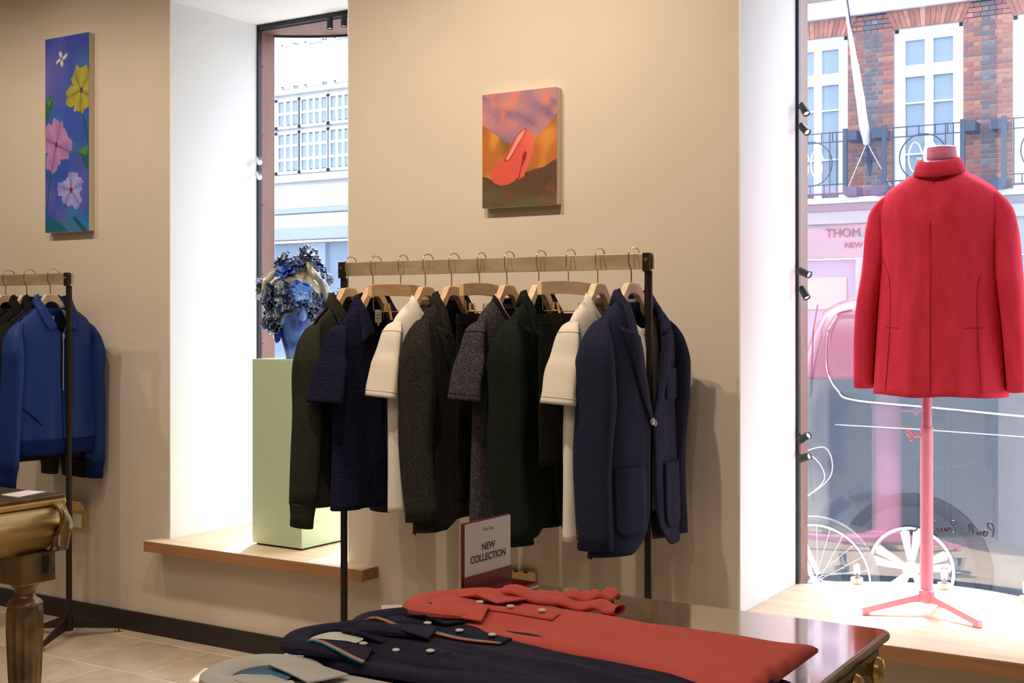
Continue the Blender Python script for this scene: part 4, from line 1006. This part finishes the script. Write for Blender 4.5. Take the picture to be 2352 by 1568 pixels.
# 4 white tee
def tee(i, label, m, seed, L=.685, tip=None, sl=.235, hl='', rz=0, fold_up=None, **kw):
    hh(i, hl, M_ash2 if i > 7 else M_ash, rz=rz); t = hang('t_shirt', label, i, rz=rz)
    a = dict(sw=.195, L=L, df=.05, db=.035, seed=seed, cw=.20, hw=.20, sd=.075, nw=.082, fd=.085, fa=.012); a.update(kw)
    g_ = Gar(**a); g_.body(t, m, solid=.002)
    for s_ in (-1, 1): so = g_.sleeve(t, m, s_, sl, .052, .062, .34, lean=.035, fwd=-.012, drop=.0, open_flare=9, mc=F_black if tip else F_teeseam); 
    g_.neck_band(t, m if tip is None else F_black, tips=tip)
    st = MB()
    for k, (mm, off) in enumerate(((M_stripeR, 0), (M_stripeB, .004), (M_stripeO, .008))):
        P = [(g_.surf(y, -.016-off, -1)+.006, y, -.018-off) for y in np.linspace(-.06, .06, 9)]; MB().tube(P, .002, 4).build('neck_tape', mm, t)
    return t, g_
tee(3, 'white short sleeved t-shirt left of the grey tweed blazer', F_whitetee, 4, hl='wooden coat hanger inside the first white t-shirt from the left')
# 5 tweed blazer
def blazer(i, label, hl, m, seed, L=.745, hm=None, btn=M_btn, rz=0, df=.05, r0=.070, r1=.060, dx=0, gap=.0, fwd=.02, pockets=False, sL=.635, top=.6, **kw):
    hh(i, hl, hm or M_ash, rz=rz); t = hang('blazer', label, i, rz=rz, dx=dx)
    a = dict(sw=.192, L=L, df=df, db=.04, seed=seed, opening=1, zb=-.36, sd=.068, cw=.195, hw=.205, gap=gap, cut=.06, top=top, fa=.009); a.update(kw)
    g_ = Gar(**a); g_.body(t, m, solid=.004); g_.lapels(t, m)
    for s_ in (-1, 1):
        so = g_.sleeve(t, m, s_, sL, r0, r1, .48, lean=.004, fwd=fwd, bend=-.012, drop=0); g_.sleeve_buttons(so, s_, .6, btn)
    g_.front_button(t, btn, -.375, .0)
    return t, g_
blazer(4, 'grey-green tweed blazer with four-hole dark cuff buttons between two t-shirts', 'wooden coat hanger inside the tweed blazer', F_tweed, 5)
# 6 black trousers on short clip hanger
clip_hanger(HX[5], RY, zr, .10, 'short clip hanger above the gap left of the marled t-shirt', M_ash, hw=.125, clips=(-.07, .03))
t = thing('folded_trousers', 'near-black folded trousers clipped behind the marled t-shirt', 'clothing', (HX[5], RY-.02, zr-.187), .10)
slab_trousers(t, F_black, .30, .60, 6)
# 7 marled tee
t7, g7 = tee(6, 'marled grey t-shirt with white tipped black collar', F_marl, 7, L=.72, tip=M_pearl, hl='wooden coat hanger inside the marled grey t-shirt')
# 8 green blazer
blazer(7, 'bottle green blazer with three brown cuff buttons in the middle of the rail', 'wooden coat hanger inside the bottle green blazer', F_green, 8, L=.74, btn=mat('brown_horn', (.05, .025, .015), .25, coat=.5), r0=.072, fwd=.035, hm=M_ash2, sL=.68)
# 9 dark textured shorts
clip_hanger(HX[8], RY, zr, .0, 'clip hanger with a pale bar holding the dark textured shorts', M_ash2)
t = thing('folded_shorts', 'dark brown textured shorts clipped beside the second white t-shirt', 'clothing', (HX[8], RY-.02, zr-.187), 0)
slab_trousers(t, F_darktex, .36, .46, 9)
# 10 white tee
tee(9, 'white short sleeved t-shirt left of the navy blazer', F_whitetee, 10, hl='pale wooden coat hanger inside the white t-shirt nearest the navy blazer', L=.725)
# 11 navy blazer over a white tee
t, g_ = blazer(10, 'navy wool blazer with patch pockets at the right end of the main rail', 'pale wooden coat hanger at the right end of the rail, inside the navy blazer', F_navy, 11, L=.755, hm=M_ash2, df=.062, r0=.072, r1=.060, fwd=.0, gap=.008, sL=.665, sw=.200, top=.65, hw=.225, rz=-.13, dx=.008)
g_.pocket(t, F_navy, .055, .175, -.70, -.50, .03); g_.pocket(t, F_navy, -.175, -.055, -.70, -.50, .03); g_.pocket(t, F_navy, .07, .165, -.31, -.215, .012, 'chest_pocket')
g_.seam(t, F_navyseam, [(.115, -.32), (.112, -.42), (.115, -.50)]); g_.front_button(t, M_btnlight, -.37, -.012, .011, .014)
tt = hang('t_shirt', 'white t-shirt hanging inside the navy blazer', 10, dz=-.146)
g2 = Gar(sw=.165, L=.64, df=.045, db=.028, seed=12, cw=.17, hw=.17, sd=.066, nw=.085, fd=.10, top=.5); g2.body(tt, F_whitetee, solid=.002); g2.neck_band(tt, F_whitetee)

# left rack: bomber and two dark jackets
def hang2(name, label, x, dz=-.140, rz=0): return thing(name, label, 'clothing', (x, RY2-.02, RZ2+.003+dz), rz)
for x, lb in ((-4.479, 'wooden coat hanger inside the cobalt blue jacket'), (-4.635, 'wooden coat hanger inside the black jacket with a pale label'), (-4.778, 'wooden coat hanger at the left picture edge')):
    wood_hanger(x, RY2, RZ2+.003, 0, lb, M_ash2)
def bomber(x, label, m, mr, seed, zipm=None, label_=True, L=.63, fwd=-.01, rz=-.06):
    t = hang2('zip_jacket', label, x+.022, rz=rz)
    g_ = Gar(sw=.19, L=L-.065, df=.065, db=.045, seed=seed, opening=1, zb=-.12, sd=.075, cw=.20, hw=.198, nw=.07, fa=.012, top=.6)
    g_.body(t, m); g_.collar(t, m, -.10, .050, .046, point=.0)
    for s_ in (-1, 1): g_.sleeve(t, m, s_, .60, .072, .060, .5, lean=.02, fwd=fwd, cuff=.075, mc=mr)
    hb = MB()
    for sgn in (1, -1):
        hb.grid(lambda u, v: (g_.surf(lerp(-1, 1, u)*g_.W(-g_.L)*.999, -g_.L+.001, sgn)*lerp(1, .88, v), lerp(-1, 1, u)*g_.W(-g_.L)*lerp(1, .96, v), -g_.L+.004-.068*v), 36, 4)
    hb.build('hem_rib', mr, t, smooth=True, weld=True, solid=.003)
    if zipm:
        P = [(g_.surf(0, z, 1)+.008, 0, z) for z in np.linspace(-.12, -.36, 14)]; z_ = MB().tube(P, .0028, 6).build('zip', zipm, t)
        MB().lathe([(.004, -.012), (.005, 0), (.003, .010)], (P[0][0]+.006, 0, -.13), 10).build('zip_pull', zipm, z_)
        for s_ in (-1, 1): g_.seam(t, mr, [(s_*.10, -.50), (s_*.14, -.455), (s_*.18, -.42)], off=.003, r=.003, name='pocket_welt')
    if label_: g_.label(t, w_=.03, h=.035)
    return t
M_zip = mat('zip_metal', (.70, .68, .66), .3, .8)
bomber(-4.479, 'cobalt blue zip jacket with ribbed cuffs on the left rack', F_blue, F_bluerib, 21, M_zip)
bomber(-4.635, 'black jacket hanging behind the cobalt blue jacket', F_black, F_black, 22, None, L=.60)
bomber(-4.778, 'dark jacket cut off by the left picture edge', F_olive, F_olive, 23, None, False, L=.66)
bomber(-4.55, 'black garment hem showing just below the cobalt blue jacket', F_black, F_black, 24, None, False, L=.655)

# ---------------------------------------------------------------- pink stand and red jacket
M_pink = mat('pink_lacquer', (.80, .27, .42), .35, coat=.3)
MX, MY = -.962, 4.035
md = thing('tailor_stand', 'pink tailor stand on three legs in the window, wearing the red jacket', 'mannequin', (MX, MY, ZS))
MB().lathe([(.0195, .06), (.0195, .575), (.021, .577), (.021, .59)], n=24).build('lower_pole', M_pink, md, smooth=True)
MB().lathe([(.0155, .58), (.0155, 1.0)], n=24).build('upper_pole', M_pink, md, smooth=True)
MB().lathe([(.02, .038), (.026, .045), (.026, .078), (.02, .082)], n=24).build('hub', M_pink, md, smooth=True)
q = MB().tube([(-.018, -.01, .565), (-.034, -.014, .565)], .005, 8); q.tube(catmull([(-.034, -.014, .565), (-.05, -.014, .58), (-.058, -.014, .572), (-.044, -.014, .560)], 14), .004, 6); q.tube(catmull([(-.034, -.014, .565), (-.046, -.014, .552), (-.040, -.014, .548)], 10), .004, 6)
q.build('wing_screw', M_pink, md, smooth=True)
for ex, ey in ((-1.135, 3.925), (-.782, 3.945), (-.955, 4.22)):
    d = Vector((ex-MX, ey-MY, 0)); L = d.length; a = math.atan2(d.y, d.x); M = Matrix.Rotation(a, 4, 'Z')
    out = [(0, .042), (0, .066), (.03, .066), (L, .024), (L, 0), (L-.022, 0), (L-.022, .009), (.05, .040)]
    MB().prism(out, -.010, .010, lambda u, v, w_, M=M: M @ Vector((u, w_, v))).build('leg', M_pink, md, bevel=.002)
prof_t = [(0, .95, .10, .08), (0, 1.05, .135, .095), (0, 1.18, .15, .10), (0, 1.28, .17, .095), (0, 1.335, .15, .075), (0, 1.37, .085, .06), (0, 1.39, .047, .047), (0, 1.425, .043, .043)]
def tf(u, v):
    k = v*(len(prof_t)-1); i = min(int(k), len(prof_t)-2); f = k-i; z = lerp(prof_t[i][1], prof_t[i+1][1], f); a_ = lerp(prof_t[i][2], prof_t[i+1][2], f); b_ = lerp(prof_t[i][3], prof_t[i+1][3], f)
    an = 2*PI*u; return (a_*math.cos(an), b_*math.sin(an), z+.0)
MB().grid(lambda u, v: (tf(u, v)[0]+.047, tf(u, v)[1], tf(u, v)[2]), 36, 28).build('torso_form', M_pink, md, smooth=True, weld=True)
MB().lathe([(.043, 1.43), (.046, 1.434), (.046, 1.468), (.041, 1.472), (.001, 1.472)], (.047, 0, 0), n=32).build('neck_cap', M_pink, md, smooth=True)
rj = thing('red_jacket', 'bright red tailored jacket seen from behind on the pink stand', 'jacket', (MX+.040, MY, ZS+1.406), PI/2-.0)
g_ = Gar(sw=.188, sd=.082, nw=.050, L=.712, cw=.180, hw=.205, df=.135, db=.115, seed=31, opening=1, zb=-.38, fa=.018, cut=.05, top=.52, bd=.02, gap=.0)
g_.body(rj, F_red, solid=.004); g_.lapels(rj, F_red); g_.collar(rj, F_red, -.115, .046, .030)
for s_ in (-1, 1):
    so = g_.sleeve(rj, F_red, s_, .605, .064, .055, .60, lean=.046, fwd=.0, bend=-.02, seed=3); g_.sleeve_buttons(so, s_, .6, mat('pink_button', (.65, .3, .3), .3), 4, x=.3)
g_.seam(rj, F_redseam, [(.0, -.05), (.002, -.2), (0, -.4), (0, -.7)], side=-1, off=.0035)
for s_ in (-1, 1):
    g_.seam(rj, F_redseam, [(s_*.165, -.28), (s_*.135, -.36), (s_*.132, -.5), (s_*.145, -.70)], side=-1, off=.001)
    g_.seam(rj, F_redseam, [(s_*.145, -.50), (s_*.10, -.502)], side=-1, off=.001, name='pocket_line')

# ---------------------------------------------------------------- display table with folded polos
M_table = mat('polished_bronze_top', (.30, .205, .10), .055, 0, col2=(.44, .32, .18), scale=7, spec=1.0, detail=6, coat=1.0)
M_lip = mat('bronze_lip', (.36, .28, .18), .25, .6, col2=(.26, .20, .12), scale=8)
M_body = mat('bronze_case', (.26, .21, .15), .4, .3)
TZ = .80
tb = thing('display_table', 'polished bronze topped drawer table with brass knobs in the foreground', 'table', (0, 0, 0))
x0, x1, y0, y1 = -1.402, -.600, .35, 2.235
def rr_out(x0, x1, y0, y1, r, n=6):
    o = []
    for cx, cy, a0 in ((x1-r, y1-r, 0), (x0+r, y1-r, PI/2), (x0+r, y0+r, PI), (x1-r, y0+r, 1.5*PI)):
        for i in range(n+1): a = a0+PI/2*i/n; o.append((cx+r*math.cos(a), cy+r*math.sin(a)))
    return o
MB().prism(rr_out(x0, x1, y0, y1, .018), TZ-.006, TZ, lambda u, v, w_: (u, v, w_)).build('top', M_table, tb, bevel=.001)
lp = MB(); profl = [(-.003, -.002), (.001, -.0005), (.006, -.003), (.008, -.008), (.006, -.014), (.001, -.017), (-.010, -.018)]
base_o = rr_out(x0, x1, y0, y1, .018); n_ = len(base_o)
for dx, dz in profl:
    for (u, v) in rr_out(x0-dx, x1+dx, y0-dx, y1+dx, .018+max(0, dx)): lp.v.append((u, v, TZ+dz))
for k in range(len(profl)-1):
    for j in range(n_): lp.f.append((k*n_+j, k*n_+(j+1) % n_, (k+1)*n_+(j+1) % n_, (k+1)*n_+j))
lp.build('lip_moulding', M_lip, tb, smooth=True, angle=60)
bx('case', (x0+.012, y0+.012, TZ-.20), (x1-.012, y1-.012, TZ-.007), M_body, tb, bevel=.004)
yk = [2.085, 1.90, 1.60, 1.42, 1.12, .94]
for i in range(3):
    d = bx('drawer', (x1-.012, 2.165-i*.48-.45, TZ-.17), (x1+.004, 2.165-i*.48, TZ-.0185), M_body, tb, bevel=.003)
    for yy in (2.165-i*.48-.072, 2.165-i*.48-.192):
        MB().lathe([(.010, 0), (.012, .008), (.020, .011), (.023, .016), (.020, .023), (.010, .027), (.001, .028)], (x1+.004, yy, TZ-.036), 28, Matrix.Rotation(PI/2, 3, 'Y')).build('knob', M_brass, d, smooth=True)
for cx, cy in ((x0+.05, y0+.05), (x1-.05, y0+.05), (x0+.05, y1-.05), (x1-.05, y1-.05)):
    MB().lathe([(.02, 0), (.022, .05), (.035, .55), (.04, .60)], (cx, cy, 0), 20).build('leg', M_lip, tb, smooth=True)

# folded polo shirts: soft cloth slabs in local (l along the length, w across)
def cloth_slab(parent, name, m, outline_w, L, th, seed, l0=0.0, wr=.011, nl=100, nw_=60, z0=0.0, drape=None):
    """outline_w(l01) -> (w_min, w_max)"""
    b = MB()
    def fn(u, v):
        a, c = outline_w(u); w_ = lerp(a, c, v); l = l0+u*L
        e = (1-abs(2*v-1)**5)**.5; e2 = min(1, u/.05, (1-u)/.03); e2 = math.sqrt(max(0, 1-(1-e2)**2))
        h = th*(.25+.75*e*max(.15, e2))+wr*(noise.noise(Vector((l*3.2+seed, w_*19+2.5*l, seed)))+.55*noise.noise(Vector((l*8, w_*40+seed+5*l, 3))))*e
        z = z0+max(.001, h)
        return (l, w_, z)
    b.grid(fn, nl, nw_)
    # skirt to the underside
    n = nw_+1; ring = [i*n for i in range(nl+1)]+[nl*n+j for j in range(1, n)]+[i*n+n-1 for i in range(nl-1, -1, -1)]+[j for j in range(n-2, 0, -1)]
    k0 = len(b.v); 
    for r in ring: v = b.v[r]; b.v.append((v[0], v[1], z0))
    for i in range(len(ring)): j = (i+1) % len(ring); b.f.append((ring[i], ring[j], k0+j, k0+i))
    return b.build(name, m, parent, smooth=True, angle=180), fn
def polo(label, m, loc, rz, L, wf, seed, th=.020, trim=False, far_sleeve=True, tag_=False, placket_trim=True, collar_stripe=False, inner=None):
    t = thing('folded_polo', label, 'clothing', loc, rz, 'folded polo shirts on the bronze table')
    body, fn = cloth_slab(t, 'body', m, wf, L, th, seed)
    def H(l, w_):
        u = min(1, max(0, l/L)); a, c = wf(u); v = min(1, max(0, (w_-a)/(c-a))); return fn(u, v)[2]
    # rolled collar standing at the neck end: horseshoe roll with two leaves
    cl = MB(); path = catmull([(.085, .055, H(.08, .05)+.004), (.035, .075, H(.03, .06)+.010), (-.030, .055, .022), (-.052, 0, .022), (-.030, -.055, .022), (.035, -.075, H(.03, -.06)+.010), (.085, -.055, H(.08, -.05)+.004)], 40)
    cl.tube(path, [.004+.009*math.sin(PI*i/40)**.6 for i in range(41)], 10, flat=1.9)
    cl.build('collar_roll', m, t, smooth=True)
    for s_ in (-1, 1):
        pts = [(-.02, s_*.050), (.03, s_*.078), (.115, s_*.075), (.090, s_*.012), (.045, s_*.018), (.0, s_*.03)]
        c = MB(); c.prism(pts, 0, .004, lambda u, v, w_: (u, v, max(H(max(u, .0), v), .016 if u < .01 else 0)+.006+w_+.010*max(0, 1-abs(u-.03)/.06)))
        o = c.build('collar_leaf', m, t, smooth=True, bevel=.0015)
        if collar_stripe:
            for k, mm in enumerate((M_stripeB, M_stripeO, M_stripeR)):
                MB().tube([(lerp(-.02, .115, q_), s_*(.078-k*.0035)*(1 if q_ > .3 else .75+.8*q_), H(max(0, lerp(-.02, .115, q_)), s_*.075)+.014+.010*max(0, 1-abs(lerp(-.02, .115, q_)-.03)/.06)) for q_ in np.linspace(0, 1, 10)], .0018, 5).build('tipping', mm, o)
    # neck opening with lining and label
    MB().lathe([(.030, 0), (.046, .004)], (0, 0, 0), 20, Matrix(((1.0, 0, 0), (0, .9, 0), (0, 0, 1))), cap=True).build('neck_lining', inner or m, t).location = (.01, 0, th+.003)
    # placket
    def strip(name, mm, w0, w1, l0, l1, dz, par=t):
        b = MB().grid(lambda u, v: (lerp(l0, l1, u), lerp(w0, w1, v), H(lerp(l0, l1, u), lerp(w0, w1, v))+dz), 20, 3); return b.build(name, mm, par, smooth=True, solid=.002)
    pk = strip('placket', m, -.015, .015, .055, .215, .0035)
    if placket_trim:
        for k, mm in enumerate((M_stripeB, M_stripeO, M_stripeR)): strip('placket_stripe', mm, -.019-k*.003, -.0165-k*.003, .055, .215, .0050-.0003*k, pk)
    for k in range(3):
        l = .062+k*.062; MB().lathe([(.0065, 0), (.007, .002), (.0045, .0035), (.001, .003)], (l, .002, H(l, 0)+.006), 14).build('button', M_pearl, pk, smooth=True)
    if far_sleeve:
        # short sleeve folded back over the body: flattened tubes
        for (pts, ww, zz_) in far_sleeve:
            P = catmull([Vector(p) for p in pts], 24); b = MB(); N = len(P)
            for i, p in enumerate(P):
                tt_ = (P[min(i+1, N-1)]-P[max(i-1, 0)]).normalized(); sd2 = Vector((-tt_.y, tt_.x, 0)).normalized(); w2 = ww*(1+.15*math.sin(i*.5+seed)); rz_ = H(p.x, p.y)
                for j in range(16):
                    a = 2*PI*j/16; b.v.append(tuple(Vector((p.x, p.y, 0))+sd2*(w2*math.cos(a))+Vector((0, 0, (rz_ if 0 < p.x < L else .004)+zz_+.009*math.sin(a)+.004*math.sin(i*.8)))))
            for i in range(N-1):
                for j in range(16): b.f.append((i*16+j, i*16+(j+1) % 16, (i+1)*16+(j+1) % 16, (i+1)*16+j))
            b.f.append(tuple(range(16))); o = b.build('sleeve', m, t, smooth=True, solid=.002, angle=180)
    if tag_:
        MB().box((-.018, -.016, 0), (.018, .016, .0012), Matrix.Translation(tag_) @ Matrix.Rotation(.6, 4, 'Z') @ Matrix.Rotation(.2, 4, 'X')).build('paper_tag', M_labelw, t)
    return t
P_red = mat('coral_jersey', (.64, .115, .095), .85, bump=.15, bscale=500, spec=.25); P_navy = mat('navy_jersey', (.012, .010, .034), .8, bump=.15, bscale=500, spec=.3); P_grey = mat('pale_grey_jersey', (.55, .54, .50), .85, bump=.15, bscale=500)
polo('light grey polo shirt with striped placket nearest the camera on the bronze table', P_grey, (-1.30, 1.375, TZ+.001), math.radians(2), .70, lambda u: (-.17-.05*math.exp(-((u-.12)/.12)**2), interp(u, [0, .08, .25, 1], [.07, .11, .112, .112])), 3, th=.014, far_sleeve=None, inner=mat('blue_lining', (.06, .16, .30), .8))
polo('navy polo shirt with a blue striped collar edge, second from the grey polo', P_navy, (-1.30, 1.545, TZ+.016), math.radians(4), .70, lambda u: (interp(u, [0, .15, 1], [-.09, -.075, -.07]), interp(u, [0, .08, .25, 1], [.07, .14, .17, .17])), 5, th=.018, far_sleeve=None, collar_stripe=True, placket_trim=False, inner=M_labelw)
polo('navy polo shirt with striped placket lying under the coral polo', P_navy, (-1.265, 1.672, TZ+.020), math.radians(2), .62, lambda u: (interp(u, [0, .1, 1], [-.09, -.15, -.16]), interp(u, [0, .08, .25, 1], [.06, .09, .11, .11])), 8, th=.020, far_sleeve=None, tag_=(-.055, .065, .026))
polo('coral red polo shirt on top at the back of the bronze table', P_red, (-1.245, 1.80, TZ+.030), math.radians(.5), .625, lambda u: (interp(u, [0, .1, .4, 1], [-.06, -.085, -.12, -.20]), interp(u, [0, .05, .10, .3, 1], [.05, .085, .115, .10, .105])), 12, th=.022, placket_trim=False,
     far_sleeve=[([(.02, .10, 0), (.09, .13, 0), (.17, .165, 0), (.215, .20, 0)], .030, .012), ([(.06, .085, 0), (.14, .105, 0), (.22, .12, 0), (.275, .115, 0)], .022, .016), ([(.23, .19, 0), (.20, .15, 0), (.14, .125, 0)], .020, .024)])

# sign holder
sg = thing('sign_holder', 'burgundy acrylic stand with a white card on the bronze table', 'sign', (-1.385, 2.135, TZ), math.radians(-3))
M_acr = mat('burgundy_acrylic', (.16, .006, .02), .12, coat=.6); M_card = mat('white_card', (.80, .78, .75), .7)
MB().box((-.040, -.105, 0), (.060, .105, .004)).build('base', M_acr, sg, bevel=.001)
bx('upright', (-.003, -.083, .004), (.001, .083, .145), M_acr, sg, bevel=.0005)
bx('front_lip', (.0045, -.083, .004), (.0065, .083, .038), M_acr, sg, bevel=.0005)
cdn = bx('card', (.0016, -.076, .030), (.0032, .081, .142), M_card, sg)
M_txt = mat('dark_print', (.05, .045, .05), .6)
for s_, z_, sz in (('NEW', .0835, .020), ('COLLECTION', .062, .020)): text(s_, sz, (.0036, .002, z_), (PI/2, 0, PI/2), M_txt, cdn, 'lettering', .0002, 'CENTER', .0004)
hw_ = MB()
for (a, b) in ((-.016, .0), (.003, .020)):
    hw_.tube(catmull([(.0038, a, .122), (.0038, a+.001, .130), (.0038, a+.004, .1265), (.0038, a+.006, .122), (.0038, a+.008, .1265), (.0038, a+.010, .122), (.0038, a+.012, .1265), (.0038, a+.014, .1225), (.0038, b, .1265)], 30), .0003, 4)
hw_.build('handwritten_name', M_txt, cdn)

# ---------------------------------------------------------------- brass table, left
M_ab = mat('aged_brass', (.95, .70, .32), .36, .75, col2=(.66, .45, .17), scale=11, bump=.15, bscale=25, stretch=(1, .6, 2)); M_ab2 = mat('dark_brass', (.30, .21, .10), .33, .75, col2=(.12, .085, .045), scale=9, bump=.1, bscale=25)
at = thing('brass_table', 'aged brass table with rolled moulding and fluted leg at the left edge', 'table', (-3.396, 2.70, 0))
bx('top', (-.95, -1.3, .757), (0, 0, .78), M_ab2, at, bevel=.004)
bx('top_edge', (-.955, -1.305, .748), (.004, .004, .768), M_ab, at, bevel=.006)
prf = [(-.02, .748), (.012, .745), (.034, .732), (.042, .712), (.040, .692), (.026, .672), (.006, .660), (-.004, .650), (-.010, .632), (-.018, .615), (-.03, .60)]
def mould(seg, m, parent):
    b = MB(); n = len(prf)
    for (P, D) in seg: b.v += [(P[0]+D[0]*dx, P[1]+D[1]*dx, z) for dx, z in prf]
    for k in range(len(seg)-1):
        for j in range(n-1): b.f.append((k*n+j, k*n+j+1, (k+1)*n+j+1, (k+1)*n+j))
    return b.build('roll_moulding', m, parent, smooth=True, angle=180, solid=.004)
mould([((-.01, -1.3), (1, 0)), ((-.01, -.03), (1, 0))], M_ab, at); mould([((-.02, -.012), (0, 1)), ((-.95, -.012), (0, 1))], M_ab, at)
# corner boss and strap
bs = MB().grid(lambda u, v: ((lambda a, q: (-.020+(.052*math.cos(a))*q[0], -.020+(.052*math.sin(a))*q[0], q[1]))(lerp(-.35, PI/2+.35, u), (lambda t_: (math.sin(t_*PI)**.7*1.0 if t_ < .62 else lerp(.93, .72, (t_-.62)/.38), lerp(.752, .60, t_)))(v))), 16, 16)
bs.build('corner_boss', M_ab2, at, smooth=True, angle=180)
sp_ = MB().tube(catmull([(.0, -.045, .752), (.030, -.045, .742), (.046, -.045, .712), (.036, -.045, .676), (.006, -.042, .652), (.0, -.040, .62), (.0, -.040, .60)], 30), [.010]*26+[.012, .014, .016, .018, .018], 10); sp_.build('strap', M_ab2, at, smooth=True)
lg = bx('leg_block', (-.155, -.155, .50), (-.02, -.02, .60), M_ab2, at, bevel=.004)
MB().prism([(.0, .0)]+[(.012*math.cos(a), .012*math.sin(a)) for a in np.linspace(PI, 2*PI, 10)]+[(.012, .035), (-.012, .035)] if False else [(.012*math.cos(a), .54+.012*math.sin(a)) for a in np.linspace(PI, 2*PI, 10)]+[(.012, .585), (-.012, .585)], -.0215, -.0185, lambda u, v, w_: (w_+.0, -.06+u, v)).build('slot', M_black, lg)
lc = (-.0875, -.0875)
lgp = [(.050, .500), (.046, .492), (.034, .478), (.030, .462), (.036, .448), (.050, .438), (.055, .430), (.054, .424)]
MB().lathe(lgp, (lc[0], lc[1], 0), 40, cap=False).build('leg_collar', M_ab2, at, smooth=True)
MB().lathe(dens([(.052, .426), (.058, .40), (.060, .34), (.054, .20), (.044, .05), (.046, .03), (.04, 0)], 5), (lc[0], lc[1], 0), 96, mod=lambda a, z: 1-.10*abs(math.cos(a*7))**.6*min(1, max(0, (.41-z)*30), max(0, (z-.04)*30)) if z < .41 else 1).build('fluted_leg', M_ab2, at, smooth=True)
for cx, cy in ((-.86, -.0875), (-.0875, -1.2), (-.86, -1.2)):
    MB().lathe(lgp+[(.058, .40), (.054, .2), (.04, 0)], (cx, cy, 0), 32).build('leg', M_ab2, at, smooth=True)
tag(MB().prism([tuple(onZ(px, py, .78))[:2] for px, py in ((2, 1137), (62, 1127), (106, 1130), (42, 1143))], .7805, .7825, lambda u, v, w_: (u, v, w_)).build('white_card', M_card), 'blank white card lying on the aged brass table', 'card')

# brass wall plates
M_plate = mat('brass_plate', (.62, .47, .24), .35, .7)
t = thing('wall_plate', 'small hinged brass floor-box cover low on the wall behind the sign holder', 'wall plate', (-2.27, YW-.001, .44))
bx('plate', (-.055, -.012, -.05), (.055, 0, .035), M_plate, t, bevel=.003); bx('flap', (-.055, -.020, .028), (.055, -.012, .034), M_plate, t, bevel=.002)
for x in (-.02, .02): bx('notch', (x-.008, -.0215, .027), (x+.008, -.0205, .035), M_black, t)
t = thing('wall_plate', 'open brass socket cover on the wall behind the left rack post', 'wall plate', (-4.60, YW-.001, .40))
bx('plate', (-.055, -.010, 0), (.055, 0, .10), M_plate, t, bevel=.003)
bx('socket', (-.035, -.012, .02), (.02, -.0095, .08), M_card, t)
MB().box((-.055, -.006, 0), (.055, 0, .06), Matrix.Translation((0, -.010, .098)) @ Matrix.Rotation(math.radians(35), 4, 'X')).build('flap', M_plate, t, bevel=.002)
